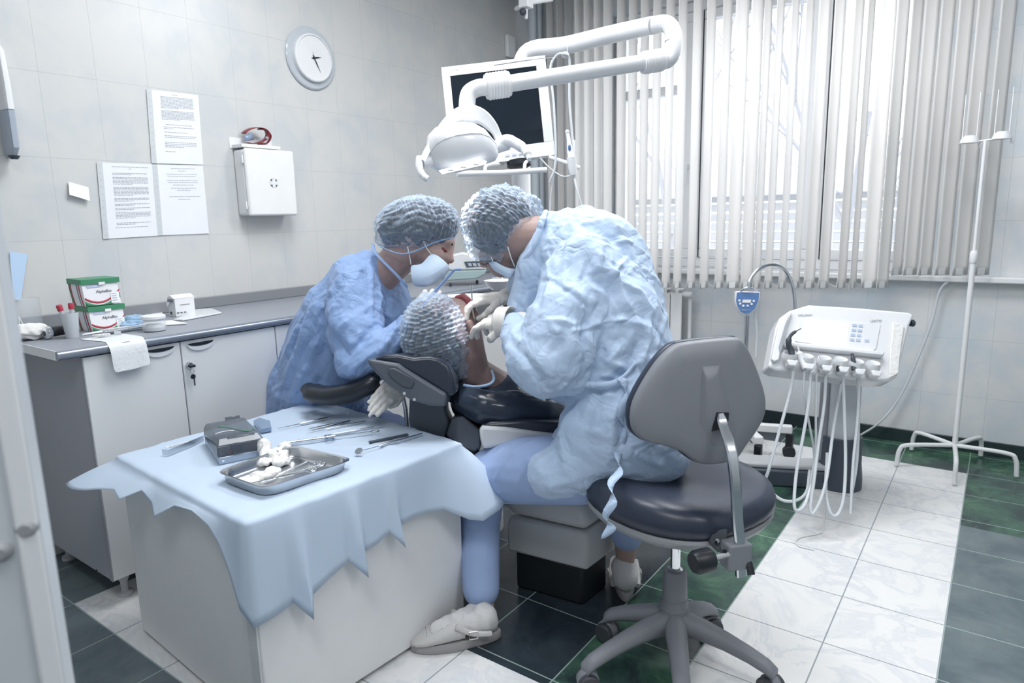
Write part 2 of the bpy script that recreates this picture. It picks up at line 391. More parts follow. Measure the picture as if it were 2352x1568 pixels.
# outside
def tree(x, y, h, seed, label):
    rng = random.Random(seed); mb = MB()
    def br(p, d, l, r, lv):
        pts = [p]; q = p
        for k in range(4):
            d = (d + Vector((rng.uniform(-.2, .2), rng.uniform(-.2, .2), rng.uniform(-.05, .15)))).normalized(); q = q + d * l / 4; pts.append(q)
        mb.tube(pts, [r, r * .55], 6)
        if lv:
            for k in range(4):
                s0 = pts[rng.randint(1, 4)]; nd = (d + Vector((rng.uniform(-1, 1), rng.uniform(-1, 1), rng.uniform(-.2, .7)))).normalized(); br(s0, nd, l * .62, r * .5, lv - 1)
    br(Vector((x, y, -3)), Vector((0, 0, 1)), h, .065, 3)
    o = mk('bare_tree', mb, mat('grey_bark', (.30, .30, .32), .8)); tag(o, label, 'tree'); return o
tree(-3.6, 9.5, 5.2, 3, 'bare tree outside seen through the left window casement')
tree(-1.6, 9.0, 5.5, 8, 'bare tree outside seen through the right window casement')
hs = empty('house', (-3.5, 13, -3), 'pale house with horizontal siding outside the window', 'house')
SD = MB()
for k in range(26): SD.bb((-7.5, 12.9 + .02 * (k % 2), -3 + k * .18), (-1.2, 13.3, -3 + (k + 1) * .18 - .03))
mk('wall', SD, mat('pale_siding', (.36, .36, .37), .7), hs)
rf = MB().prism([(-7.7, 12.6, 1.6), (-1.0, 12.6, 1.6), (-1.0, 14.6, 2.4), (-7.7, 14.6, 2.4)], (0, 0, .12)); mk('roof', rf, mat('snowy_roof', (.42, .43, .45), .8), hs)
struct('trim_3', MB().bb((-30, 4.9, -3.2), (30, 40, -3.0)), mat('snow_ground', (.75, .77, .8), .9))
# ---------------------------------------------------------------- vertical blinds
SL = bpy.data.materials.new('blind_fabric'); SL.use_nodes = True; nt = SL.node_tree; b = nt.nodes['Principled BSDF']; b.inputs['Base Color'].default_value = (.90, .89, .88, 1); b.inputs['Roughness'].default_value = .7
tr = nt.nodes.new('ShaderNodeBsdfTranslucent'); tr.inputs[0].default_value = (.90, .88, .86, 1); ms = nt.nodes.new('ShaderNodeMixShader'); ms.inputs[0].default_value = .32
tcn = nt.nodes.new('ShaderNodeTexCoord'); nv = nzs(nt, tcn.outputs['Object'], 120, 3); bp = nt.nodes.new('ShaderNodeBump'); bp.inputs['Strength'].default_value = .1; nt.links.new(nv, bp.inputs['Height']); nt.links.new(bp.outputs[0], b.inputs['Normal'])
nt.links.new(b.outputs[0], ms.inputs[1]); nt.links.new(tr.outputs[0], ms.inputs[2]); nt.links.new(ms.outputs[0], nt.nodes['Material Output'].inputs[0])
def slat_angle(cx, yp, w, target):
    best = None
    for k in range(0, 90):
        th = math.radians(-10 + k); e = Vector((math.cos(th), math.sin(th), 0)) * w / 2
        P = Vector((cx, yp, 1.5)); v = abs(pj(P + e)[0] - pj(P - e)[0]); s = abs(v - target)
        if best is None or s < best[0]: best = (s, th)
    return best[1]
def blind(label, spans, yp, py_bot, zb_fixed, w=.089):
    xs = [ony((a + c) / 2, 400, yp).x for a, c in spans]
    root = empty('vertical_blind', ((min(xs) + max(xs)) / 2, yp, .9), label, 'blind', 'vertical blinds')
    mk('headrail', MB().bb((min(xs) - .08, yp - .025, 2.86), (max(xs) + .08, yp + .025, 2.90)), WHITE, root, bev=.004)
    prev = None
    for (a, c), x in zip(spans, xs):
        th = slat_angle(x, yp, w, c - a); e = Vector((math.cos(th), math.sin(th), 0)); nn = Vector((-e.y, e.x, 0))
        rows = []
        zb = zb_fixed if zb_fixed else zat(x, yp, py_bot)
        for z in (zb, zb + .05, 1.6, 2.86):
            rows.append([Vector((x, yp, z)) + e * (w / 2 * t) + nn * (.006 * (1 - t * t)) for t in (-1, -.6, -.2, .2, .6, 1)])
        s_ = mk('slat', MB().grid(rows), SL, root, solid=.0008)
        bt = MB(); bt.box(Vector((x, yp, zb + .02)) + nn * .005, (w * .9, .002, .035), Matrix.Rotation(th, 3, 'Z')); mk('weight', bt, WHITEM, s_, smooth=False)
        E = Vector((x, yp, zb + .025)) + e * w / 2
        if prev is not None and abs(x - prev.x) < .2:
            mid = (E + prev) / 2 - Vector((0, 0, .02)); mk('chain', MB().tube(cr([prev, mid, E], 4), .0012, 5), WHITE, root)
        prev = E
sp1 = [(1322, 1341), (1343, 1361), (1364, 1384), (1387, 1404), (1417, 1434), (1443, 1460), (1471, 1484), (1499, 1511), (1526, 1542), (1553, 1569), (1584, 1603), (1614, 1634), (1649, 1670), (1677, 1707), (1711, 1739), (1741, 1757), (1767, 1785), (1801, 1817), (1832, 1850), (1860, 1886), (1895, 1919), (1939, 1960), (1969, 1984), (1995, 2032), (2033, 2060)]
blind('long run of white vertical blind slats hanging lower over the window', sp1, 3.99, 662, None)
sp2 = [(2066, 2090), (2093, 2125), (2129, 2160), (2168, 2202), (2209, 2245), (2260, 2296)]
blind('shorter run of white vertical blind slats at the right of the window', sp2, 4.12, 632, None, w=.095)
sp3 = [(1262, 1273), (1283, 1296), (1303, 1316)]
blind('three narrow grey slats hanging left of the white window casing', sp3, 4.10, 700, None, w=.07)
# heating pipes in the corner
for px_, r_, lab in ((1228, .035, 'thick pale heating pipe rising in the wall corner'), (1243, .016, 'thin pale heating pipe just right of the thick corner pipe')):
    P = ony(px_, 300, WY - .07); o = mk('heating_pipe', MB().tube([(P.x, P.y, 0), (P.x, P.y, CEIL)], r_, 14), mat('pipe_paint', (.55, .6, .64), .4)); tag(o, lab, 'pipe')
bk = MB(); P = at(1208, 8, 3.75); bk.tube([P + Vector((-.14, .1, .02)), P, P + Vector((.1, .12, .03))], .012, 8); bk.box(P, (.06, .06, .05)); bk.tube([P, P - Vector((0, 0, .08))], .01, 8)
rt = empty('ceiling_bracket', P, 'white rod bracket in the upper wall corner', 'bracket'); mk('arm', bk, WHITEM, rt, bev=.004)
mk('rubber_cap', MB().sph(P + Vector((.0, -.03, -.05)), .02), DARK, rt)
cq = MB().tube([P, (P.x, P.y, CEIL)], .012, 8); mk('ceiling_rod', cq, WHITEM, rt)
# radiator
r0 = onx  # noqa
ra, rb_ = -2.62, ony(1572, 700, 4.15).x; yr = 4.15
rad = empty('radiator', ((ra + rb_) / 2, yr, .2), 'white sectional radiator under the window behind the doctor', 'radiator')
zt = zat(rb_, yr, 662)
n = int((rb_ - ra) / .08)
for k in range(n):
    x = rb_ - .04 - k * .08; s_ = MB(); s_.bb((x - .037, yr - .045, zt - .50), (x + .037, yr - .035, zt - .03)); s_.bb((x - .012, yr - .035, zt - .5), (x + .012, yr + .035, zt - .01)); s_.bb((x - .034, yr - .03, zt - .012), (x + .034, yr + .03, zt))
    mk('radiator_section', s_, WHITE, rad, bev=.004)
mk('manifold', MB().tube([(ra, yr, zt - .04), (rb_ + .02, yr, zt - .04)], .016, 10).tube([(ra, yr, zt - .46), (rb_ + .02, yr, zt - .46)], .016, 10), WHITE, rad)
mk('valve', MB().tube([(rb_ + .0, yr, zt - .04), (rb_ + .05, yr, zt - .04)], .018, 10), WHITEM, rad)
mk('supply_pipe', MB().tube([(rb_ + .03, yr + .02, zt - .06), (rb_ + .03, yr + .02, 0)], .012, 10), WHITEM, rad)
# ================================================================ counter run on the left wall
CF = -2.400            # cabinet fronts
y_of = lambda px_, py_=900: onx(px_, py_, CF + .018).y
TOPW = mat('grey_worktop', (.27, .29, .33), .38, vary=.06, nscale=60)
ct = empty('countertop', (-2.65, 2.5, .90), 'long grey worktop with a steel-grey rounded front edge along the tiled wall', 'countertop')
cy0, cy1 = .835, 3.95
mb = MB(); prof = [(WX + .005, .890), (WX + .005, .920), (-2.395, .920), (-2.377, .915), (-2.371, .905), (-2.377, .895), (-2.395, .890)]
mb.prism([(x, cy0, z) for x, z in prof], (0, cy1 - cy0, 0)); mk('worktop', mb, TOPW, ct, bev=.001)
mk('edge_band', MB().tube([(-2.377, cy0 - .002, .905), (-2.377, cy1, .905)], .0148, 14), mat('steel_edge', (.26, .29, .34), .25, .5), ct)
mk('end_cap', MB().bb((WX + .01, cy0 - .003, .890), (-2.385, cy0, .920)), WHITEM, ct)
mk('backsplash', MB().bb((WX + .003, cy0, .920), (WX + .016, cy1, .970)), mat('grey_strip', (.26, .27, .29), .4), ct, bev=.003)
def handle(mb_y, z, parent):
    # half-moon recessed pull
    y = mb_y; h = MB(); w = .052
    pts = [Vector((CF + .02, y + w * math.cos(a), z + .030 * min(0, math.sin(a)) * 1)) for a in [math.pi + k * math.pi / 12 for k in range(13)]]
    h.prism(pts, (.004, 0, 0)); hh = mk('handle', h, mat('handle_silver', (.62, .64, .67), .35), parent)
    g2 = [Vector((CF + .0245, y + w * .95 * math.cos(a), z + .001 + .013 * math.sin(a))) for a in [math.pi + k * math.pi / 12 for k in range(13)]]
    mk('grip_shadow_gap', MB().prism(g2, (.001, 0, 0)), BLACK, hh, smooth=False)
ys = [y_of(135), y_of(415, 800), y_of(632, 760), y_of(632, 760) + .5, y_of(632, 760) + 1.0, 3.94]
ys[0] = .905
labs = ['white base cabinet at the left end of the counter with a grey side', 'white base cabinet with a black-headed key hanging in its lock', 'white base cabinet behind the seated assistant', 'white base cabinet behind the patient', 'white base cabinet in the far corner of the counter']
for i in range(5):
    a, c = ys[i], ys[i + 1]
    cb = empty('base_cabinet', (-2.65, (a + c) / 2, 0), labs[i], 'cabinet', 'base cabinets under the worktop')
    mk('body', MB().bb((WX + .02, a, .10), (CF - .001, c, .888)), mat('cabinet_side', (.36, .37, .41), .5), cb, bev=.001)
    d = mk('door', MB().bb((CF, a + .002, .098), (CF + .018, c - .002, .886)), LAM, cb, bev=.002)
    if i == 0: handle(y_of(366, 800), zat(CF + .02, y_of(366, 800), 800), d)
    elif i == 1: handle(y_of(459, 785), zat(CF + .02, y_of(459, 785), 785), d)
    else: handle((a + c) / 2, .85, d)
    mk('edge_strip', MB().bb((CF - .002, a - .001, .098), (CF + .0185, a + .002, .886)), LAMG, cb, smooth=False)
    for yy in (a + .06, c - .06):
        for xx in (CF - .05, WX + .08):
            f = MB().lathe((xx, yy, 0), (0, 0, 1), [(.026, 0), (.026, .012), (.012, .018), (.012, .05), (.022, .075), (.024, .1)], 16); mk('foot', f, GREYL, cb)
    if i == 0:
        q = onx(221, 1310, CF + .018); mk('screw_hole', MB().lathe(q, (1, 0, 0), [(.004, 0), (.004, .0006)], 12), BLACK, d)
    if i == 1:
        q = onx(433, 838, CF + .018)
        lk = MB().lathe(q, (1, 0, 0), [(.013, 0), (.013, .006), (.010, .010), (.010, .014)], 20); lo = mk('lock', lk, CHROME, d)
        k2 = MB(); k2.box(q + Vector((.020, .003, -.002)), (.016, .020, .010)); mk('key', k2, BLACK, d, bev=.003)
# hanging spare key on its ring
kr = onx(441, 852, CF + .035)
rk = empty('hanging_key', kr, 'black-headed key hanging from a ring below the cabinet lock', 'key')
mk('ring', MB().tube([kr + Vector((0, .008 * math.sin(a), .010 * math.cos(a))) for a in [k * math.pi / 8 for k in range(17)]], .0008, 6, cap=False), CHROME, rk)
kk = MB(); kk.lathe(kr + Vector((-.0015, .002, -.021)), (1, 0, 0), [(.0095, 0), (.0095, .003)], 16); mk('key_head', kk, BLACK, rk, bev=.001)
k3 = MB(); k3.box(kr + Vector((0, .005, -.042)), (.002, .005, .026)); mk('key_blade', k3, DARK, rk)
# ---------------------------------------------------------------- things on the wall
def wall_sheet(name, quad, label, lines=(), group=None, m=PAPER, off=.004, sleeve=True, tilt=0):
    P = [onx(x, y, WX + off + (tilt if i in (2, 3) else 0)) for i, (x, y) in enumerate(quad)]  # TL TR BR BL
    root = empty(name, P[3], label, 'paper', group)
    mk('sheet', MB().prism(P, (-.0012, 0, 0)), m, root, smooth=False)
    def q(u, v, o=.0006):
        a = P[0].lerp(P[1], u); b2 = P[3].lerp(P[2], u); return a.lerp(b2, v) + Vector((o, 0, 0))
    if sleeve:
        e = [P[0] + (P[0] - P[1]).normalized() * .022, P[0], P[3], P[3] + (P[3] - P[2]).normalized() * .022]
        mk('punched_strip', MB().prism([v + Vector((.001, 0, 0)) for v in e], (-.001, 0, 0)), mat('clear_sleeve', (.62, .64, .66), .2), root, smooth=False)
        s_ = MB()
        for k in range(11):
            c = e[0].lerp(e[1], .5).lerp(e[3].lerp(e[2], .5), (k + .5) / 11); s_.lathe(c + Vector((.001, 0, 0)), (1, 0, 0), [(.003, 0), (.003, .0004)], 8)
        mk('punch_holes', s_, mat('hole_grey', (.5, .52, .55), .5), root)
    if lines:
        t = MB(); rr = random.Random(len(label))
        for (v, a, b2) in lines:
            u = a
            while u < b2:
                w = min(rr.uniform(.025, .07), b2 - u); hgt = .0032
                t.add([q(u, v - hgt), q(u + w, v - hgt), q(u + w, v + hgt), q(u, v + hgt)], [(0, 1, 2, 3)]); u += w + .012
        mk('printed_text', t, INK, root, smooth=False)
    return root
def para(v0, n, dv, a=.17, b=.87, last=.55): return [(v0 + k * dv, a, b if k < n - 1 else last) for k in range(n)]
wall_sheet('printed_notice', [(348, 206), (455, 218), (467, 378), (360, 375)], 'upper printed page in a punched plastic sleeve on the tiled wall',
    [(.04, .42, .55)] + para(.075, 10, .017) + para(.265, 8, .017) + [(.455, .25, .8)] + para(.49, 2, .022, .2, .85, .4) + para(.56, 1, .02, .2, .75, .7) + para(.61, 2, .022, .2, .9, .85) + para(.70, 4, .022, .2, .88, .6) + [(.83, .2, .42)], 'printed notices on the tiled wall')
wall_sheet('printed_notice', [(235, 373), (350, 377), (365, 541), (250, 548)], 'lower left printed page beside the small note, full of dense text',
    [(.05, .17, .9), (.075, .5, .56)] + para(.135, 2, .018) + para(.19, 6, .018) + para(.32, 7, .018) + para(.47, 3, .018) + para(.545, 2, .018) + para(.60, 2, .02) + para(.66, 5, .018) + para(.80, 2, .02) + [(.86, .15, .8)], 'printed notices on the tiled wall')
wall_sheet('printed_notice', [(361, 378), (466, 380), (480, 536), (374, 540)], 'lower right printed page with only a few centred lines of text',
    [(.05, .28, .8), (.085, .42, .6), (.13, .18, .85), (.16, .2, .8), (.22, .18, .85), (.25, .2, .85), (.285, .3, .75), (.33, .25, .8), (.36, .38, .68), (.45, .2, .88), (.49, .38, .65)], 'printed notices on the tiled wall')
wall_sheet('note_card', [(157, 417), (203, 430), (207, 461), (160, 447)], 'small white note card stuck to the tile wall by one edge', [(.12, .12, .2), (.14, .5, .62), (.3, .5, .6)], sleeve=False, off=.008, tilt=.014, m=mat('note_white', (.85, .85, .83), .6))
wall_sheet('blue_sheet', [(22, 576), (63, 584), (48, 690), (30, 686)], 'pale blue paper sheet hanging on the wall at the far left', sleeve=False, off=.01, m=mat('blue_paper', (.50, .66, .86), .6), tilt=.01)
# clock
c0 = onx(713, 135, WX); r_ = .115
ck = empty('wall_clock', c0, 'round wall clock with black hands in a wide translucent ring', 'clock')
mk('outer_ring', MB().lathe(c0, (1, 0, 0), [(.152, 0), (.155, .006), (.148, .012), (.118, .014)], 64), mat('clock_ring', (.50, .54, .58), .15), ck)
mk('case', MB().lathe(c0, (1, 0, 0), [(.117, .010), (.119, .022), (.116, .032), (.110, .034), (.108, .028)], 64), WHITE, ck)
mk('dial', MB().lathe(c0, (1, 0, 0), [(.109, .02), (.109, .027)], 64), mat('dial_white', (.82, .82, .82), .4), ck)
nums = MB()
for k in range(1, 13):
    a = math.radians(30 * k); P = c0 + Vector((.0275, .088 * math.sin(a), .088 * math.cos(a)))
    t = text(None, str(k), .024, P, (0, 1, 0), (0, 0, 1), None, depth=.0003); nums.add(t.v, t.f)
mk('numerals', nums, mat('numeral_grey', (.22, .24, .27), .5), ck, smooth=False)
def hand(ang, l, w, x, m, back=.015):
    a = math.radians(ang); d = Vector((0, math.sin(a), math.cos(a))); s_ = Vector((0, math.cos(a), -math.sin(a))); P = c0 + Vector((x, 0, 0))
    return MB().prism([P - d * back - s_ * w * .5, P - d * back + s_ * w * .5, P + d * l * .35 + s_ * w, P + d * l, P + d * l * .35 - s_ * w], (.001, 0, 0))
mk('hour_hand', hand(78, .052, .0045, .029, BLACK), BLACK, ck, smooth=False); mk('minute_hand', hand(152, .078, .003, .031, BLACK), BLACK, ck, smooth=False)
mk('second_hand', hand(345, .03, .001, .033, BLACK), DARK, ck, smooth=False); mk('hub', MB().lathe(c0 + Vector((.028, 0, 0)), (1, 0, 0), [(.006, 0), (.006, .006)], 16), BLACK, ck)
# first aid cabinet
a0 = onx(541, 352, WX); f0 = WX + .105
T = onx(567, 343, f0); B2 = onx(680, 495, f0); zt_, zb_ = onx(620, 343, f0).z, onx(620, 495, f0).z
ya, yb = onx(569, 420, f0).y, onx(680, 420, f0).y
fa = empty('first_aid_cabinet', (WX + .05, (ya + yb) / 2, zb_), 'white wall cabinet with a cross emblem in a dark circle', 'cabinet')
mk('body', MB().bb((WX + .001, ya + .003, zb_ + .003), (f0 - .022, yb - .003, zt_ - .003)), WHITE, fa, bev=.012, seg=3)
mk('door', MB().bb((f0 - .021, ya, zb_), (f0, yb, zt_)), mat('cabinet_cream', (.82, .82, .81), .35), fa, bev=.012, seg=4)
h = MB()
for z in (zt_ - .05, zb_ + .05): h.tube([(f0 - .02, ya - .003, z - .018), (f0 - .02, ya - .003, z + .018)], .005, 10)
mk('hinges', h, WHITEM, fa)
cc = onx(629, 420, f0); rr_ = .0225
mk('emblem_disc', MB().lathe(cc, (1, 0, 0), [(rr_, 0), (rr_, .0008)], 40), mat('emblem_dark', (.12, .13, .14), .4), fa)
w = .0085
mk('emblem_cross', MB().bb(cc + Vector((.0006, -w, -rr_ + .001)), cc + Vector((.0014, w, rr_ - .001))).bb(cc + Vector((.0006, -rr_ + .001, -w)), cc + Vector((.0015, rr_ - .001, w))), WHITE, fa, smooth=False)
# bracket shelf and maroon headband on top
sb = onx(553, 338, WX + .02)
br_ = empty('wall_bracket', (WX + .04, ya + .04, zt_ + .004), 'small white shelf bracket standing on top of the first aid cabinet', 'bracket')
mk('shelf', MB().bb((WX + .003, ya + .0, zt_ + .004), (WX + .085, yb - .06, zt_ + .02)), WHITEM, br_, bev=.002)
mk('back_plate', MB().bb((WX + .001, ya - .01, zt_ + .004), (WX + .003, yb - .05, zt_ + .055)), WHITEM, br_)
hb = empty('magnifier_headband', (WX + .045, (ya + yb) / 2 - .03, zt_ + .021), 'maroon plastic magnifier headband with a clear visor lying on the bracket shelf', 'headband')
MAR = mat('maroon_plastic', (.22, .03, .04), .3)
cb_ = Vector((WX + .045, (ya + yb) / 2 - .035, zt_ + .068))
ring = []
for k in range(0, 22):
    a = math.radians(-130 + k * 13.5); ring.append(cb_ + Vector((.02 * math.cos(a) * .6, .062 * math.cos(a), .036 * math.sin(a) + .012 * math.cos(a))))
s_ = MB(); s_.grid([[p + Vector((-.014, 0, .0)) for p in ring], [p + Vector((.02, .0, -.004)) for p in ring]]); mk('band', s_, MAR, hb, solid=.003)
mk('rear_strap', MB().tube(cr([cb_ + Vector((.0, .02, .03)), cb_ + Vector((.01, .055, .028)), cb_ + Vector((.01, .078, .0)), cb_ + Vector((.01, .055, -.034)), cb_ + Vector((.01, .01, -.04))], 5), .014, 8, flat=.3), MAR, hb)
mk('knob', MB().lathe(cb_ + Vector((.028, .045, -.012)), (1, 0, 0), [(.007, 0), (.007, .006)], 16), CHROME, hb)
mk('visor', MB().grid([[cb_ + Vector((.005, -.06 + .05 * u, -.035 + .03 * v + .012 * u)) for u in (0, .5, 1)] for v in (0, 1)]), mat('visor_clear', (.25, .32, .45), .1), hb, solid=.002)
# soap dispenser
s0 = onx(12, 100, WX + .06); sy = onx(10, 230, WX + .05).y; zt2 = s0.z; zm = onx(20, 250, WX + .1).z; zl = onx(15, 358, WX + .08).z
sd = empty('soap_dispenser', (WX + .05, sy, zl), 'white wall soap dispenser with a smoky lower tank at the left edge', 'dispenser')
def rbox(y0, y1, x1, z, n=20):
    out = []
    for k in range(n):
        a = 2 * math.pi * k / n; cx, sx = math.cos(a), math.sin(a); f = lambda v: math.copysign(abs(v) ** .5, v)
        out.append(Vector((WX + .002 + x1 / 2 + f(cx) * x1 / 2, (y0 + y1) / 2 + f(sx) * (y1 - y0) / 2, z)))
    return out
hw = onx(42, 300, WX + .09).y - sy; 
mk('cover', MB().loft([rbox(sy - hw, sy + hw, .10, zm), rbox(sy - hw * .95, sy + hw * .95, .10, zm + .08), rbox(sy - hw * .8, sy + hw * .8, .09, zt2 - .03), rbox(sy - hw * .5, sy + hw * .5, .06, zt2)]), WHITE, sd)
mk('tank', MB().loft([rbox(sy - hw * .6, sy + hw * .6, .07, zl), rbox(sy - hw * .95, sy + hw * .95, .095, zl + .03), rbox(sy - hw * .97, sy + hw * .97, .098, zm - .001)]), mat('smoky_tank', (.38, .43, .50), .2), sd)
mk('nozzle', MB().lathe((WX + .06, sy, zl - .008), (0, 0, 1), [(.012, 0), (.02, .012)], 12), DARK, sd)
# small wall sensor by the corner
q = onx(1168, 108, WX); o = MB().bb((WX, q.y - .05, q.z - .075), (WX + .03, q.y + .05, q.z + .075)); tag(mk('wall_sensor', o, WHITE, bev=.008), 'small white rectangular sensor high on the wall near the corner', 'sensor')
# ---------------------------------------------------------------- things on the counter
ZC = .9205
def cz(px_, py_, z=ZC):
    P = onz(px_, py_, z); X = -2.38 + (P.x + 2.38) * .62
    lo, hi = .5, 5.0
    for _ in range(40):
        m_ = (lo + hi) / 2
        if pj((X, m_, z))[0] < px_: lo = m_
        else: hi = m_
    return Vector((X, lo, z))
def hpx(P, d_): return d_ * dep(P) / FPX
GRN = mat('box_green', (.06, .25, .13), .4); RED = mat('box_red', (.42, .04, .07), .4); BW = mat('box_white', (.80, .80, .82), .35)
def kit_box(A, Bp, z, hgt, label, tilt=0):
    """tapered carton: front face towards the room"""
    A = A.copy(); Bp = Bp.copy(); A.z = Bp.z = z; u = (Bp - A); w = u.length; u.normalize(); n = Vector((u.y, -u.x, 0));
    if n.dot(CAM - A) < 0: n = -n
    dpt = .115; O = A
    root = empty('carton', (A + Bp) / 2 - n * dpt / 2, label, 'box', 'white and green cartons on the counter')
    def P(a, b, c): return O + u * a - n * b + Vector((0, 0, c))
    tp = .012; h1 = hgt - .018
    body = MB(); body.loft([[P(0, 0, 0), P(w, 0, 0), P(w, dpt, 0), P(0, dpt, 0)], [P(-tp * .3, .006, h1), P(w - .004, .006, h1), P(w - .004, dpt - .004, h1), P(-tp * .3, dpt - .004, h1)]]); mk('body', body, BW, root, smooth=False)
    ld = MB(); e = .004; ld.loft([[P(-e - .004, -e + .004, h1 - .002), P(w + e, -e + .004, h1 - .002), P(w + e, dpt + e, h1 - .002), P(-e - .004, dpt + e, h1 - .002)], [P(-e - .004, -e + .004, hgt - .001), P(w + e, -e + .004, hgt - .001), P(w + e, dpt + e, hgt), P(-e - .004, dpt + e, hgt)]]); mk('lid', ld, GRN, root, smooth=False, bev=.001)
    def F(a, c): return P(a * w, .006 * c - .0008, c * h1)
    def band(f0, f1, m, nm):
        s_ = MB(); top = []; bot = []
        for k in range(15):
            t = k / 14; top.append(F(t, f0(t))); bot.append(F(t, f1(t)))
        s_.grid([top, bot]); mk(nm, s_, m, root, solid=.0006)
    c1 = lambda t: .42 - 1.15 * t + 1.45 * t * t + (.0 if t > .08 else .0)
    band(lambda t: min(.97, c1(t) * .95), lambda t: min(.95, c1(t) * .95 - .10 + .02 * t), RED, 'red_wave')
    band(lambda t: max(.0, min(.8, c1(t) * .95 - .15)), lambda t: max(.0, c1(t) * .85 - .33), GRN, 'green_wave')
    def S(b, c): return P(-.0008 - tp * .3 * c, b * dpt, c * h1)
    for (b0, m, nm) in ((.25, RED, 'red_side_wave'), (.40, mat('box_grey', (.25, .27, .29), .4), 'grey_side_wave'), (.86, RED, 'red_side_wave'), (.95, GRN, 'green_side_wave')):
        s_ = MB(); s_.grid([[S(b0 + .16 * (1 - t) ** 2 * -1 + d, t) for t in [k / 10 for k in range(11)]] for d in (0, .07)]); mk(nm, s_, m, root, solid=.0006)
    text('brand_lettering', 'AlphaBio', .015, F(.55, .62) + n * .001, u, (0, 0, 1), mat('lettering_dark', (.06, .07, .1), .5), root, depth=.0002)
    lb = MB(); lb.add([F(.72, .05) + n * .001, F(.97, .05) + n * .001, F(.97, .55) + n * .001, F(.72, .55) + n * .001], [(0, 1, 2, 3)]); lbo = mk('sticker', lb, PAPER, root, smooth=False, solid=.0005)
    st = MB()
    for k in range(4): st.add([F(.75, .48 - k * .1) + n * .0016, F(.75 + .14, .48 - k * .1) + n * .0016, F(.75 + .14, .455 - k * .1) + n * .0016, F(.75, .455 - k * .1) + n * .0016], [(0, 1, 2, 3)])
    mk('printed_text', st, INK, lbo, smooth=False)
    wr = MB().add([F(.1, .82) + n * .001, F(.45, .82) + n * .001, F(.43, .95) + n * .001, F(.1, .93) + n * .001], [(0, 1, 2, 3)]); mk('blue_handwriting', wr, mat('blue_note', (.45, .52, .66), .5), root, smooth=False, solid=.0004)
    tb = MB().add([P(w * .42, -e + .003, h1 - .006), P(w * .6, -e + .003, h1 - .006), P(w * .6, -e + .003, h1 + .004), P(w * .42, -e + .003, h1 + .004)], [(0, 1, 2, 3)]); mk('lid_tab', tb, BW, root, smooth=False, solid=.0006)
    return P, w, dpt
_a = cz(214, 746); _b = cz(291, 736)
hb_ = hpx(_a, 58)
kit_box(_a, _b, ZC, hb_, 'lower of the two stacked white cartons with green lid and red wave')
_u = (_b - _a).normalized()
kit_box(_a - _u * .012, _b - _u * .008, ZC + hb_ + .0015, hpx(_a, 62), 'upper of the two stacked white cartons with green lid and a price sticker')
# plastic cup with red-capped tubes
cp = cz(167, 762); CLR = mat('frosted_plastic', (.66, .70, .74), .25, alpha=.62)
hc = hpx(cp, 58)
cpo = mk('plastic_cup', MB().lathe(cp, (0, 0, 1), [(.020, 0), (.028, hc), (.0265, hc), (.0185, .002)], 28, cap=False), CLR); tag(cpo, 'frosted plastic cup holding two red-capped tubes on the counter', 'cup')
for (dx, tx, lab) in ((-.004, -.22, 'left red-capped test tube leaning out of the plastic cup'), (.006, .03, 'right red-capped test tube upright in the plastic cup')):
    b0 = cp + Vector((0, dx, .004)); d = Vector((-.0, tx, 1)).normalized(); L_ = hc + .012
    tt = empty('test_tube', b0, lab, 'tube', 'red-capped test tubes'); mk('tube', MB().tube([b0, b0 + d * L_], .0075, 14), CLR, tt); mk('cap', MB().lathe(b0 + d * (L_ - .004), d, [(.0092, 0), (.0095, .018), (.008, .021)], 16), RED, tt)
# black roll / round metal thing
rp_ = cz(118, 764); R0 = rp_ + Vector((-.01, -.012, .0225)); 
rr0 = empty('hand_mirror_torch', rp_, 'black cylindrical torch with a chrome round head lying on the counter', 'torch')
ax = Vector((-.25, 1, 0)).normalized(); mk('head', MB().lathe(R0, ax, [(.010, -.004), (.022, 0), (.0225, .014), (.014, .022)], 28), CHROME, rr0); mk('grip', MB().lathe(R0 + ax * .018, ax, [(.013, 0), (.0165, .006), (.0165, .06), (.014, .064)], 24), BLACK, rr0); mk('lens', MB().lathe(R0 - ax * .0045, ax, [(.009, 0), (.009, .002)], 20), DARK, rr0)
# cotton bag at left
bg = MB(); p0 = cz(42, 770); p1 = cz(108, 760); mid = (p0 + p1) / 2
bg.chain([p0 + Vector((-.03, 0, .028)), mid + Vector((-.03, 0, .03)), p1 + Vector((-.03, -.008, .028))], [.026, .03, .026]); bg.sph(mid + Vector((-.02, .0, .028)), (.035, .05, .026))
tag(blob('cotton_bag', bg, mat('cotton_white', (.78, .77, .76), .8, bump=.3, bscale=50), .004, 4, disp=crumple(3, .004, 20)), 'crumpled white cotton bag at the left end of the counter', 'bag')
for i, (x, lab) in enumerate(((58, 'left thin white stick poking from the cotton bag'), (56 - 14, 'leaning thin white stick poking from the cotton bag'))):
    q0 = p0.lerp(p1, .25) + Vector((-.03, i * .012, .05)); tag(mk('swab_stick', MB().tube([q0, q0 + Vector((0, .0 - .012 * i, .035))], .0015, 6), WHITE), lab, 'swab')
mk_glass = mat('clear_glass', (.85, .88, .92), .06, alpha=.35, vary=0)
# tall clear jar behind the bag
tj = cz(78, 745); tj.x = -2.9; o = mk('tall_glass_jar', MB().lathe(tj, (0, 0, 1), [(.048, 0), (.05, .004), (.05, .13), (.047, .13), (.047, .006)], 32, cap=False), mat('thin_glass', (.75, .80, .85), .06, alpha=.16, vary=0)); tag(o, 'tall clear glass jar standing behind the cotton bag', 'jar')
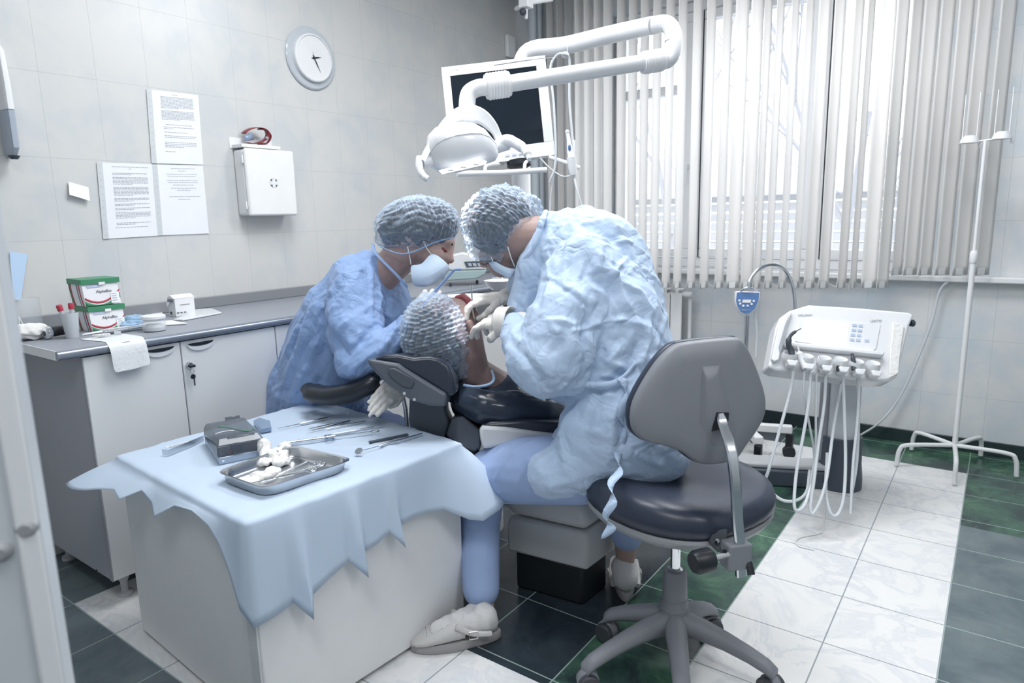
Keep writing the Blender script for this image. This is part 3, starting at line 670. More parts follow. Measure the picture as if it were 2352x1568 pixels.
# round glass jar with white lid
jp = cz(354, 758) + Vector((-.035, .02, 0)); k_ = .040
j = empty('glass_jar', jp, 'low round glass jar with a white lid near the counter edge', 'jar')
mk('glass', MB().lathe(jp, (0, 0, 1), [(.030, 0), (.038, .004), (.040, .016), (.040, .028), (.035, .040), (.035, .046)], 36), mk_glass, j); mk('contents', MB().lathe(jp + Vector((0, 0, .003)), (0, 0, 1), [(.034, 0), (.036, .012), (.03, .022)], 24), mat('jar_content', (.6, .62, .64), .4), j); mk('lid', MB().lathe(jp + Vector((0, 0, .044)), (0, 0, 1), [(.038, 0), (.041, .003), (.041, .012), (.037, .015)], 36), mat('lid_white', (.78, .80, .82), .3), j)
# instrument pouch on the counter
def slab(name, pts, z, th, m, label, cat, group=None, rnd=0, seed=1, lift=None):
    P = [cz(x, y, z) for x, y in pts]
    if lift: P = [p + Vector((0, 0, l)) for p, l in zip(P, lift)]
    o = mk(name, MB().prism(P, (0, 0, th)), m, bev=rnd, smooth=True); return tag(o, label, cat, group)
slab('sterile_pouch', [(188, 757), (232, 751), (326, 738), (430, 736), (395, 724), (330, 728), (240, 745)], ZC + .001, .006, PAPER, 'long white sterile pouch lying behind the glass jar', 'pouch', rnd=.002)
slab('foil_pouch', [(235, 748), (330, 736), (332, 742), (240, 754)], ZC + .008, .005, mat('foil', (.5, .52, .55), .25, .8, bump=.4, bscale=80), 'thin silver foil pouch lying on the white sterile pouch', 'pouch', rnd=.001)
fm = MB(); f0_ = cz(312, 735) + Vector((-.03, -.01, 0))
for k, (w_, h_) in enumerate(((.05, .012), (.045, .012), (.038, .012))): fm.sph(f0_ + Vector((0, .01 * k, .01 + .011 * k)), (.045, w_, .009))
tag(blob('face_mask_stack', fm, mat('mask_blue', (.30, .45, .62), .6), .003, 3, disp=crumple(5, .0018, 22)), 'folded blue face masks heaped behind the cartons', 'face mask')
# perforated small carton
A = cz(371, 704); Bp = cz(436, 700); 
g = empty('small_carton', A, 'small opened white carton with a torn perforated lid on the counter', 'box')
u = Vector((0, 1, 0)); w_ = (cz(438, 703) - cz(405, 710)).length; hgt = hpx(cz(405, 710), 42); O = cz(405, 710) + Vector((-.0, 0, 0)); O.z = ZC
L2 = .055
mk('body', MB().bb(O + Vector((-L2, 0, 0)), O + Vector((0, w_, hgt))), BW, g, bev=.001); mk('lid_flap', MB().prism([O + Vector((-L2, -.004, hgt)), O + Vector((-L2 * .5, -.004, hgt + .014)), O + Vector((.001, -.004, hgt))], (0, w_ + .006, 0)), PAPER, g, smooth=False)
h_ = MB()
for k in range(5): h_.bb(O + Vector((-L2 + .006 + k * .0095, -.0052, hgt - .016)), O + Vector((-L2 + .010 + k * .0095, -.0042, hgt - .004)))
mk('perforation', h_, DARK, g, smooth=False); mk('torn_flap', MB().prism([O + Vector((-L2, -.005, hgt - .016)), O + Vector((-.028, -.006, hgt - .016)), O + Vector((-.04, -.012, hgt - .034))], (0, -.001, 0)), PAPER, g, smooth=False)
zz_ = MB()
for k in range(3): zz_.bb(O + Vector((.0004, .005 + k * .015, .014)), O + Vector((.0012, .014 + k * .015, .018)))
zz_.bb(O + Vector((-.045, -.0012, .008)), O + Vector((-.030, -.0004, .02))); mk('printed_motif', zz_, DARK, g, smooth=False)
text('printed_word', 'MONOKONT', .007, O + Vector((.001, w_ / 2, hgt * .62)), (0, 1, 0), (0, 0, 1), DARK, g, depth=.0002)
slab('plastic_packet', [(398, 722), (420, 724), (510, 706), (486, 692), (440, 694), (436, 706)], ZC + .001, .007, mat('milky_plastic', (.74, .76, .78), .25, bump=.4, bscale=60), 'crinkled milky plastic packet beside the small carton', 'packet', rnd=.002)
slab('paper_slip', [(350, 703), (375, 706), (372, 694), (348, 698)], ZC + .001, .003, PAPER, 'white paper slip poking out left of the small carton', 'paper')
# towel hanging over the edge
TW = mat('paper_towel', (.72, .74, .75), .8, bump=.25, bscale=90)
tl = [cz(*p, ZC + .001) for p in ((176, 768), (243, 783), (328, 770), (283, 756))]
rows = []; A_, B_, C_, D_ = tl; XE = -2.358
for t in (0, .35, .7, 1): rows.append([A_.lerp(B_, t).lerp(D_.lerp(C_, t), s_) for s_ in (0, .25, .5, .75, 1)])
edge = rows[-1]; e0, e1 = onx(243, 787, -2.37).y, onx(330, 770, -2.37).y
for k, (x, z) in enumerate(((-2.374, .9225), (XE - .001, .910), (XE + .003, .885), (XE + .004, .85), (XE + .006, .81))):
    ff = (k + 1) / 5; rows.append([Vector((x + .003 * math.sin(s_ * 9 + k), e0 + (e1 - e0) * s_ + .006 * ff, z)) for s_ in (0, .25, .5, .75, 1)])
zb = zat(XE, e0, 860); 
for i_ in range(5):
    rows[-1][i_].z = zb + (.004 if i_ % 2 else 0) + .006 * i_ / 4
tag(mk('paper_towel', MB().grid(rows), TW, solid=.0015, sub=2), 'white paper towel hanging over the counter edge', 'towel')
for k, (x, y) in enumerate(((230, 765), (238, 765), (245, 764), (252, 762))):
    q = cz(x, y, ZC + .004); tag(mk('cotton_roll', MB().tube([q + Vector((-.03, -.01, .004)), q + Vector((0, 0, .004))], .0042, 12), WHITE, bev=.001), 'small white cotton roll lying on the paper towel', 'cotton roll', 'cotton rolls on the paper towel')
q0, q1 = cz(210, 768, ZC + .006), cz(262, 762, ZC + .006)
tag(mk('tweezers', MB().tube(cr([q0, q0.lerp(q1, .5) + Vector((.004, 0, .002)), q1], 4), .0015, 6).tube(cr([q0, q0.lerp(q1, .5) + Vector((-.004, 0, .002)), q1], 4), .0015, 6), CHROME), 'steel tweezers lying on the towel beside the cotton rolls', 'tweezers')
o = tag(mk('syringe_cap', MB().tube([cz(262, 757, ZC + .009), cz(278, 756, ZC + .009)], .007, 12), CLR), 'frosted plastic cap lying on the towel by the cotton rolls', 'cap')
# device in the far part of the counter
dv = at(1072, 640, 3.0); base = cz(1075, 652, ZC)
sc_ = empty('tabletop_scaler', base, 'white tabletop device with a small screen on the counter behind the masks', 'device')
pl = [(1030, 636), (1100, 636), (1116, 626), (1116, 604), (1094, 584), (1062, 580), (1030, 588)]
Nn = Vector((fwd.x, fwd.y, 0)).normalized()
mk('lower_shell', MB().prism([onp(x, y, base, Nn) for x, y in ((1020, 622), (1116, 620), (1114, 630), (1095, 640), (1020, 645))], Nn * .14), mat('device_green_grey', (.38, .50, .50), .4), sc_, bev=.006)
mk('upper_shell', MB().prism([onp(x, y, base, Nn) for x, y in ((1020, 621), (1116, 619), (1113, 606), (1090, 585), (1060, 580), (1020, 590))], Nn * .13), WHITE, sc_, bev=.008)
mk('screen', MB().prism([onp(x, y, base - Nn * .004, Nn) for x, y in ((1066, 601), (1102, 599), (1112, 610), (1072, 614))], Nn * .003), mat('screen_dark', (.08, .11, .14), .2), sc_, smooth=False)
bt = MB()
for k in range(3): bt.prism([onp(x, y, base - Nn * .006, Nn) for x, y in ((1074 + k * 11, 604), (1082 + k * 11, 604), (1084 + k * 11, 611), (1077 + k * 11, 611))], Nn * .002)
mk('buttons', bt, mat('button_grey', (.5, .55, .6), .4), sc_, smooth=False)
mk('feet', MB().lathe(cz(1096, 646, ZC), (0, 0, 1), [(.008, 0), (.008, .02)], 10).lathe(cz(1035, 652, ZC), (0, 0, 1), [(.008, 0), (.008, .02)], 10), DARK, sc_)
# ================================================================ surgical lamp, monitor, pole
def T(px_, py_, d): return at(px_, py_, d)
POLE = T(1198, 470, 3.02); PX, PY = POLE.x, POLE.y
pl = empty('equipment_pole', (PX, PY, 0), 'white vertical equipment pole standing behind the monitor', 'pole')
mk('column', MB().lathe((PX, PY, 0), (0, 0, 1), [(.055, 0), (.055, .6), (.042, .62), (.042, 1.78), (.03, 1.80)], 28), WHITE, pl)
mk('base_plate', MB().lathe((PX, PY, 0), (0, 0, 1), [(.17, 0), (.17, .02), (.06, .05)], 32), GREYL, pl)
lamp = empty('surgical_lamp', T(1070, 330, 2.25), 'white dental operating lamp with curved handles hanging from its jointed arm', 'lamp')
d0, d1, d2 = 2.30, 2.45, 2.95
A = T(1195, 140, d2)
up = cr([Vector((PX, PY, 1.80)), Vector((PX, PY, 1.80)).lerp(A, .5) + Vector((0, 0, .03)), T(1215, 118, d2 - .02), T(1300, 104, 2.82), T(1400, 80, 2.65), T(1500, 58, 2.5)], 6)
rs = [.045 - .017 * min(1, i / (len(up) - 1)) for i in range(len(up))]
mk('upper_arm', MB().tube(up, [(.040 if i > 3 else .03) - .008 * (i / len(up)) for i in range(len(up))], 20), LAMPW, lamp)
el = cr([T(1500, 58, 2.5), T(1530, 55, 2.475), T(1546, 75, 2.465), T(1546, 115, 2.46), T(1535, 136, 2.46), T(1510, 141, 2.455)], 6)
mk('elbow', MB().tube(el, .0305, 20), LAMPW, lamp)
mk('elbow_seam', MB().lathe(T(1546, 94, 2.463), (0, 0, 1), [(.0312, -.001), (.0312, .001)], 24), mat('seam_grey', (.4, .42, .45), .5), lamp)
mk('lower_arm', MB().tube([T(1520, 137, 2.45), T(1170, 192, 2.31)], .0285, 20), LAMPW, lamp)
def bellows(a, b, r, n, nm):
    p = []; L_ = (b - a).length; ax = (b - a)
    for k in range(n * 4 + 1): t = k / (n * 4); p.append((r * (1 - .05 * (1 - math.cos(2 * math.pi * t * n)) / 2) * (1 if .04 < t < .96 else .9), L_ * t))
    mk(nm, MB().lathe(a, ax, p, 28), mat('bellows_white', (.84, .84, .85), .35), lamp)
bellows(T(1475, 145, 2.43), T(1524, 137, 2.45), .040, 8, 'right_bellows'); bellows(T(1116, 200, 2.295), T(1170, 192, 2.31), .045, 8, 'left_bellows')
mk('drop_elbow', MB().tube(cr([T(1122, 200, 2.295), T(1098, 202, 2.29), T(1078, 214, 2.285), T(1073, 236, 2.28), T(1073, 268, 2.27)], 6), .0285, 22), LAMPW, lamp)
# yoke: arch from left handle joint over the top to the right joint
LJ, RJ = T(975, 374, 2.20), T(1150, 330, 2.28); top = T(1075, 262, 2.25)
def flatribbon(pts, ws, th, nrm, name, m):
    mb = MB(); rings = []
    P = [Vector(p) for p in pts]
    for i, p in enumerate(P):
        t = (P[min(i + 1, len(P) - 1)] - P[max(i - 1, 0)]).normalized(); n = Vector(nrm); n = (n - t * n.dot(t)).normalized(); b = t.cross(n); w = ws[i]
        rings.append([p + b * w * c + n * th * s for c, s in ((1, .3), (.7, 1), (-.7, 1), (-1, .3), (-1, -.3), (-.7, -1), (.7, -1), (1, -.3))])
    mb.loft(rings); return mk(name, mb, m, lamp)
yk = cr([T(972, 372, 2.20), T(985, 345, 2.205), T(1010, 305, 2.215), T(1045, 270, 2.235), T(1075, 262, 2.25), T(1105, 268, 2.26), T(1130, 290, 2.27), T(1143, 312, 2.278), T(1148, 330, 2.28)], 4)
kN = len(yk)
flatribbon(yk, [.014 + .018 * max(0, 1 - abs(i / (kN - 1) - .52) * 3.2) for i in range(kN)], .016, fwd, 'yoke', LAMPW)
# head body
hd = MB(); ax = (RJ - LJ).normalized(); L_ = (RJ - LJ).length
upv = (Vector((0, 0, 1)) - ax * ax.z).normalized(); fv = ax.cross(upv).normalized()
if fv.dot(CAM - LJ) < 0: fv = -fv
rings = []
def px_ring(xb, ytop, ybot, dd, n=20):
    ctr = T(xb, (ytop + ybot) / 2, dd); h = (ybot - ytop) / 2 * dd / FPX; out = []
    for k in range(n):
        a = 2 * math.pi * k / n; c_, s_ = math.cos(a), math.sin(a); out.append(ctr + upv * h * math.copysign(abs(s_) ** .8, s_) + fv * h * 1.05 * math.copysign(abs(c_) ** .85, c_))
    return out
for xb, yt, yb2, dd in ((985, 354, 372, 2.22), (988, 334, 386, 2.22), (998, 308, 396, 2.223), (1015, 293, 399, 2.226), (1040, 284, 396, 2.232), (1070, 281, 388, 2.24), (1095, 284, 380, 2.246), (1115, 295, 374, 2.252), (1128, 312, 370, 2.257), (1136, 322, 360, 2.26), (1140, 330, 350, 2.262)): rings.append(px_ring(xb, yt, yb2, dd))
hdm = mk('lamp_head', MB().loft(rings), LAMPW, lamp, ang=60)
mk('left_joint', MB().tube([T(970, 374, 2.2), T(992, 368, 2.215)], .019, 18), LAMPW, lamp); mk('right_joint', MB().tube([T(1132, 340, 2.262), T(1165, 330, 2.285)], .0215, 18), LAMPW, lamp)
def hdl(nm, pts, r): mk(nm, MB().tube(cr(pts, 5), r, 14), LAMPW, lamp)
hdl('right_handle', [T(1148, 330, 2.27), T(1165, 322, 2.265), T(1190, 332, 2.25), T(1208, 348, 2.23), T(1216, 366, 2.21)], [.019, .020, .018, .014, .008])
hdl('left_handle', [T(965, 362, 2.2), T(963, 380, 2.19), T(967, 396, 2.18), T(976, 407, 2.17), T(985, 412, 2.16)], [.014, .013, .012, .011, .009])
# seam line and light aperture
sm = MB(); sm.tube([rr[1] + (rr[1] - rr[11]) * .004 for rr in rings[1:-1]], .0007, 5)
mk('seam_line', sm, mat('seam_grey', (.4, .42, .45), .5), hdm)
# aperture: glass panel on the lower front of the head
gp = [T(1008, 391, 2.165), T(1015, 399, 2.175), T(1114, 377, 2.20), T(1118, 370, 2.19), T(1108, 367, 2.185)]
gn = (gp[1] - gp[0]).cross(gp[3] - gp[0]).normalized()
lg = mk('light_glass', MB().prism(gp, gn * .003), mat('lamp_glass', (.9, .92, .95), .1, emit=(1, 1, 1), estr=1.6), lamp, smooth=False)
bl = MB()
for t in (.22, .5, .78):
    c_ = T(1012 + 104 * t, 396 - 23 * t, 2.17 + .02 * t - .012); bl.box(c_, (.018, .006, .004), Matrix.Rotation(math.atan2(ax.y, ax.x), 3, 'Z'))
mk('bulb_holder', bl, CHROME, lg)
sl_ = bpy.data.lights.new('lamp_beam', 'SPOT'); sl_.energy = 70; sl_.spot_size = math.radians(26); sl_.spot_blend = .5; sl_.shadow_soft_size = .03; sl_.color = (1, .98, .96)
so = bpy.data.objects.new('lamp_beam', sl_); COL.objects.link(so); so.location = T(1066, 396, 2.15); tgt = T(1105, 740, 2.22); so.rotation_euler = (tgt - so.location).to_track_quat('-Z', 'Y').to_euler()
# ---------------------------------------------------------------- monitor
MD = 2.72; Mc = T(1140, 250, MD)
mtl, mtr, mbr, mbl = T(1011, 156, MD - .0), T(1254, 128, MD + .04), T(1272, 356, MD + .05), T(1040, 388, MD)
mu = ((mtr - mtl) + (mbr - mbl)).normalized(); mv = ((mtl - mbl) + (mtr - mbr)).normalized(); mn = mu.cross(mv).normalized()
if mn.dot(CAM - Mc) < 0: mn = -mn
W_ = ((mtr - mtl).length + (mbr - mbl).length) / 2; H_ = ((mtl - mbl).length + (mtr - mbr).length) / 2; mc = (mtl + mtr + mbr + mbl) / 4
def MP(a, b, o=0): return mc + mu * (a * W_) + mv * (b * H_) + mn * o
mon = empty('monitor', mc, 'white framed flat screen with a blank black display behind the lamp', 'monitor')
mk('back_shell', MB().prism([MP(-.5, -.5, -.045), MP(.5, -.5, -.045), MP(.5, .5, -.045), MP(-.5, .5, -.045)], mn * .043), WHITE, mon, bev=.015, seg=3)
x0, x1, y0, y1 = -.5, .5, -.5, .5; i0, i1, j0, j1 = -.425, .405, -.36, .405
fb = MB()
for a, c in (((x0, y0), (x1, j0)), ((x0, j1), (x1, y1)), ((x0, j0), (i0, j1)), ((i1, j0), (x1, j1))): fb.prism([MP(a[0], a[1]), MP(c[0], a[1]), MP(c[0], c[1]), MP(a[0], c[1])], mn * .006)
mk('bezel', fb, LAMPW, mon, bev=.0015)
mk('screen', MB().prism([MP(i0, j0, 0), MP(i1, j0, 0), MP(i1, j1, 0), MP(i0, j1, 0)], mn * .003), mat('screen_black', (.008, .014, .022), .16, spec=.4), mon, smooth=False)
text('logo_lettering', 'DIPLOMA', .012, MP(-.40, .455, .0065), mu, mv, mat('logo_grey', (.3, .32, .35), .5), mon, depth=.0002)
bt = MB()
for k in range(4): bt.prism([MP(.02 + k * .065, -.455, .006), MP(.06 + k * .065, -.455, .006), MP(.06 + k * .065, -.435, .006), MP(.02 + k * .065, -.435, .006)], mn * .002)
mk('menu_buttons', bt, mat('button_pale', (.55, .6, .68), .4), mon, smooth=False)
mk('power_light', MB().sph(MP(.29, -.445, .007), .004), mat('led_white', (1, 1, 1), .4, emit=(1, 1, 1), estr=2), mon)
mk('swivel_disc', MB().lathe(MP(.15, -.50, -.02), -mv, [(.05, 0), (.05, .02), (.03, .03)], 24), BLACK, mon)
mk('mount_arm', MB().tube([MP(.0, -.1, -.04), Vector((PX, PY, mc.z - .05))], .025, 14), WHITE, mon)
# ---------------------------------------------------------------- tray bar and camera holder under the monitor
hb2 = empty('handle_bar', T(1150, 397, 2.66), 'long white horizontal grab bar under the monitor', 'bar')
mk('bar', MB().tube([T(1050, 399, 2.6), T(1150, 397, 2.66), T(1255, 390, 2.72)], .0115, 12), LAMPW, hb2)
mk('bracket', MB().tube(cr([T(1115, 397, 2.64), T(1118, 380, 2.66), MP(.0, -.5, -.03)], 4), .007, 8).tube(cr([T(1205, 393, 2.69), T(1206, 375, 2.7), MP(.25, -.5, -.03)], 4), .007, 8), WHITE, hb2)
hp = empty('camera_handpiece', T(1312, 340, 2.70), 'slim white intraoral camera with a blue button in its holder', 'handpiece')
mk('body', MB().tube([T(1303, 304, 2.7), T(1306, 320, 2.7), T(1309, 345, 2.7), T(1314, 372, 2.7)], [.007, .008, .012, .0145], 14), WHITE, hp)
mk('tip', MB().sph(T(1303, 303, 2.7), .009), WHITE, hp)
mk('blue_button', MB().sph(T(1308, 339, 2.685), (.006, .004, .012)), mat('button_blue', (.08, .18, .45), .4), hp)
ho = empty('handpiece_holder', T(1316, 380, 2.71), 'white tubular holder on a short arm right of the monitor', 'holder')
mk('cup', MB().lathe(T(1317, 402, 2.71), (T(1312, 362, 2.7) - T(1317, 402, 2.71)), [(.014, 0), (.017, .02), (.019, .07), (.017, .07), (.012, .01)], 20), WHITE, ho)
mk('arm', MB().tube([T(1262, 361, 2.76), T(1305, 375, 2.73), T(1332, 386, 2.72)], .0085, 10), WHITE, ho)
mk('pin', MB().tube([T(1318, 360, 2.74), T(1318, 322, 2.74)], .006, 8), WHITE, ho)
hk = empty('cable_hook', T(1298, 126, 2.72), 'small white cable clip hanging under the upper lamp arm', 'clip')
mk('clip', MB().sph(T(1298, 126, 2.72), (.016, .014, .013)), WHITE, hk); mk('wire', MB().tube([T(1302, 96, 2.75), T(1303, 122, 2.72)], .0012, 6), mat('blue_wire', (.35, .45, .6), .4), hk)
mk('rod', MB().tube([T(1135, 150, 2.69), T(1200, 140, 2.71), T(1278, 130, 2.73)], .0018, 6), CHROME, hk)
def cable(label, pts, r=.0035, m=CABLE, n=6): return tag(mk('cable', MB().tube(cr(pts, n), r, 8), m), label, 'cable')
cable('white cable looping up from behind the monitor over the clip', [T(1262, 420, 2.75), T(1276, 370, 2.74), T(1272, 240, 2.74), T(1264, 160, 2.735), T(1278, 128, 2.72), T(1296, 124, 2.70), T(1308, 140, 2.72), T(1308, 230, 2.74), T(1316, 330, 2.75)], .005)
cable('thin grey cable drooping from the monitor corner to the holder', [T(1240, 362, 2.76), T(1262, 385, 2.75), T(1290, 404, 2.73), T(1310, 404, 2.71)], .003)
cable('thin grey cable hanging from the camera holder down behind the doctor', [T(1318, 404, 2.71), T(1326, 440, 2.7), T(1338, 480, 2.7), T(1345, 540, 2.7)], .004)
cable('thin cable falling from the monitor edge behind the cap', [T(1274, 395, 2.76), T(1266, 440, 2.76), T(1263, 480, 2.76), T(1262, 560, 2.76)], .003)

# ================================================================ delivery unit
UD = 2.86; U0 = T(1930, 790, UD); ux = Vector((.985, .17, 0)).normalized()
uu = (T(2080, 760, UD + .02) - T(1790, 740, UD - .0)); uu.z = 0; uu.normalize()
un = Vector((uu.y, -uu.x, 0)); un = un if un.dot(CAM - U0) > 0 else -un
un_t = (un * .85 + Vector((0, 0, .52))).normalized(); uv = un_t.cross(uu).normalized(); uv = uv if uv.z > 0 else -uv
def UP(px_, py_, o=0): return onp(px_, py_, U0 + un_t * o, un_t)
un_ = empty('delivery_unit', (onz(1920, 1100, 0)), 'white dental delivery unit with a bright display and hanging handpiece hoses', 'dental unit')
outl = [(1768, 832), (1765, 842), (1782, 850), (1830, 856), (1900, 864), (1960, 870), (2018, 876), (2045, 874), (2062, 866), (2068, 840), (2090, 748), (2101, 722), (2088, 716), (1975, 706), (1858, 699), (1815, 712), (1793, 728), (1783, 750)]
body = MB().prism([UP(x, y) for x, y in outl], -un_t * .09); mk('console_body', body, LAMPW, un_, bev=.012, seg=3)
fr_ = [(1836, 730), (2022, 745), (2012, 800), (1998, 812), (1826, 784)]
mk('face_panel', MB().prism([UP(x, y, .001) for x, y in fr_], un_t * .003), mat('panel_grey', (.76, .77, .80), .35), un_, bev=.002)
mk('display', MB().prism([UP(x, y, .0045) for x, y in ((1854, 733), (1950, 741), (1941, 794), (1844, 782))], un_t * .002), mat('display_glow', (.95, .97, 1), .3, emit=(1, 1, 1), estr=1.5), un_, smooth=False)
kb = MB()
for r in range(4):
    for c_ in range(2 if r < 3 else 3):
        x = 1963 + c_ * 14 - r * 2 + (6 if c_ == 2 else 0); y = 747 + r * 11 + c_ * 1.2; kb.prism([UP(x - 5, y - 3, .0045), UP(x + 5, y - 2.5, .0045), UP(x + 5, y + 3, .0045), UP(x - 5, y + 2.5, .0045)], un_t * .0015)
mk('keypad', kb, mat('key_blue', (.45, .55, .68), .4), un_, smooth=False)
text('panel_lettering', 'LENTO', .016, UP(2012, 737, .002), uu, uv, mat('logo_grey', (.3, .32, .35), .5), un_, depth=.0003); text('panel_lettering', 'DIPLOMAT', .013, UP(1850, 724, .002), uu, uv, mat('logo_grey', (.3, .32, .35), .5), un_, depth=.0003)
mk('left_grip', MB().prism([UP(x, y, .002) for x, y in ((1775, 835), (1768, 828), (1784, 755), (1800, 728), (1818, 716), (1808, 740), (1794, 790), (1786, 830))], un_t * .02), LAMPW, un_, bev=.006)
mk('grip_slot', MB().prism([UP(x, y, .012) for x, y in ((1788, 815), (1786, 800), (1800, 750), (1809, 728), (1806, 750), (1798, 790))], un_t * .0115), mat('slot_grey', (.35, .37, .40), .5), un_)
mk('tray_lip', MB().prism([UP(x, y, .002) for x, y in ((1800, 788), (2026, 812), (2022, 824), (1797, 800))], un_t * .03), LAMPW, un_, bev=.008)
# plastic sleeve on the right and vent knob
mk('plastic_cover', MB().prism([UP(x, y, .003) for x, y in ((2050, 740), (2076, 748), (2068, 800), (2062, 858), (2040, 870), (2044, 800))], un_t * .006), mat('plastic_film', (.80, .80, .79), .25, bump=.5, bscale=60), un_, bev=.003)
kn = UP(2091, 742, -.03); mk('side_knob', MB().lathe(kn, uu, [(.014, 0), (.016, .012), (.010, .018)], 18), DARK, un_)
# holders: six cradles
hol = [(1812, 838), (1851, 846), (1891, 850), (1929, 853), (1966, 858), (2003, 862)]
holP = []
for i, (x, y) in enumerate(hol):
    p = UP(x, y - 14, .03); hm = MB(); 
    hm.lathe(p, un_t * .3 + Vector((0, 0, 1)), [(.020, -.022), (.028, -.005), (.030, .015), (.026, .03), (.018, .02), (.016, -.01)], 20); ho_ = mk('cradle', hm, LAMPW, un_)
    mk('cradle_foot', MB().prism([UP(x - 12, y - 6, .02), UP(x + 14, y - 4, .02), UP(x + 8, y + 10, .02), UP(x - 8, y + 8, .02)], un_t * .04), LAMPW, ho_, bev=.005); holP.append(p)
def pen(nm, pts, rs, m): return mk(nm, MB().tube(cr(pts, 5), rs, 12), m, un_)
o_ = .045
pen('curing_light', [UP(1822, 838, o_), UP(1818, 808, o_), UP(1811, 788, o_ + .01), UP(1818, 768, o_ + .02), UP(1840, 754, o_ + .03)], [.011, .013, .012, .007, .002], DARK)
pen('air_syringe', [UP(1850, 846, o_), UP(1840, 822, o_), UP(1832, 795, o_ + .01)], [.014, .014, .004], LAMPW)
pen('handpiece', [UP(1890, 846, o_), UP(1884, 830, o_), UP(1879, 818, o_)], [.009, .007, .004], CHROME)
pen('handpiece', [UP(1926, 852, o_), UP(1927, 840, o_)], [.009, .011], BLACK)
pen('handpiece', [UP(1963, 850, o_), UP(1960, 828, o_), UP(1957, 812, o_)], [.013, .009, .006], DARK)
# column, base, arm
cb0 = onz(1923, 1118, 0); cu_ = Vector((cb0.x, cb0.y, 0)); ctop = T(1930, 870, 2.98)
mk('column', MB().tube([Vector((cb0.x, cb0.y + .03, .24)), Vector((cb0.x, cb0.y + .03, .70))], .070, 28), mat('column_silver', (.58, .61, .65), .35), un_)
mk('column_channel', MB().bb((cb0.x - .10, cb0.y - .02, .12), (cb0.x - .055, cb0.y + .04, .70)), mat('column_grey', (.28, .29, .32), .4), un_, bev=.01)
mk('column_foot', MB().lathe((cb0.x, cb0.y + .03, 0), (0, 0, 1), [(.10, 0), (.10, .05), (.092, .12), (.088, .25)], 32), mat('foot_navy', (.06, .075, .10), .4), un_)
bp0 = onz(1775, 1128, 0)
mk('base_arm', MB().prism([Vector((cb0.x, cb0.y - .05, .0)), Vector((cb0.x, cb0.y + .09, 0)), Vector((cb0.x - .5, cb0.y - .10, 0)), Vector((cb0.x - .62, cb0.y - .28, 0)), Vector((cb0.x - .35, cb0.y - .20, 0))], (0, 0, .085)), mat('foot_navy', (.06, .075, .10), .4), un_, bev=.01)
mk('base_arm_cover', MB().prism([Vector((cb0.x, cb0.y - .04, .086)), Vector((cb0.x, cb0.y + .08, .086)), Vector((cb0.x - .5, cb0.y - .11, .086)), Vector((cb0.x - .60, cb0.y - .26, .086)), Vector((cb0.x - .35, cb0.y - .19, .086))], (0, 0, .025)), GREYL, un_, bev=.008)
mk('neck', MB().tube([Vector((cb0.x, cb0.y + .03, .66)), U0 - un_t * .07], .05, 18), WHITE, un_)
# hoses
def hose(pts, r=.0065, m=CABLE): mk('hose', MB().tube(cr([T(x, y, d) for x, y, d in pts], 7), r, 8), m, un_)
hose([(1823, 852, 2.78), (1815, 900, 2.78), (1790, 990, 2.76), (1765, 1080, 2.74), (1758, 1110, 2.76), (1790, 1145, 2.74), (1825, 1150, 2.74), (1852, 1130, 2.78), (1860, 1080, 2.85)])
hose([(1848, 852, 2.78), (1846, 900, 2.78), (1856, 960, 2.8), (1870, 1040, 2.82), (1868, 1120, 2.78), (1862, 1175, 2.74)], .005)
hose([(1862, 855, 2.78), (1858, 920, 2.77), (1845, 1000, 2.75), (1830, 1080, 2.72), (1824, 1150, 2.68), (1830, 1172, 2.67), (1850, 1155, 2.70), (1872, 1080, 2.8)])
hose([(1875, 858, 2.79), (1874, 950, 2.79), (1873, 1040, 2.79), (1860, 1120, 2.75), (1862, 1170, 2.72)], .005)
hose([(1897, 862, 2.79), (1893, 930, 2.79), (1880, 1020, 2.77), (1870, 1100, 2.73), (1862, 1160, 2.7), (1866, 1180, 2.69), (1884, 1150, 2.7), (1900, 1090, 2.74), (1915, 980, 2.82), (1935, 870, 2.86)])
hose([(1937, 868, 2.8), (1940, 960, 2.79), (1942, 1060, 2.76), (1938, 1140, 2.72), (1925, 1180, 2.70), (1908, 1178, 2.70), (1897, 1130, 2.73), (1900, 1040, 2.8)])
hose([(1974, 868, 2.81), (1970, 960, 2.8), (1960, 1060, 2.77), (1953, 1180, 2.72)], .006)
hose([(1970, 868, 2.81), (1972, 960, 2.82), (1968, 1060, 2.8), (1955, 1140, 2.75)], .006)
cable('thin white cable lying in loops on the marble tiles', [onz(1895, 1170, .004), onz(1890, 1215, .004), onz(1880, 1225, .004), onz(1835, 1235, .004), onz(1832, 1252, .004), onz(1870, 1262, .004)], .0025, WHITE)
cable('long grey cable sweeping from the window sill down to the floor', [ony(2195, 636, 4.2), ony(2160, 665, 4.2), ony(2140, 740, 4.2), ony(2105, 830, 4.2), ony(2065, 915, 4.2), ony(2020, 970, 4.18), onz(1975, 1000, .01)], .006)
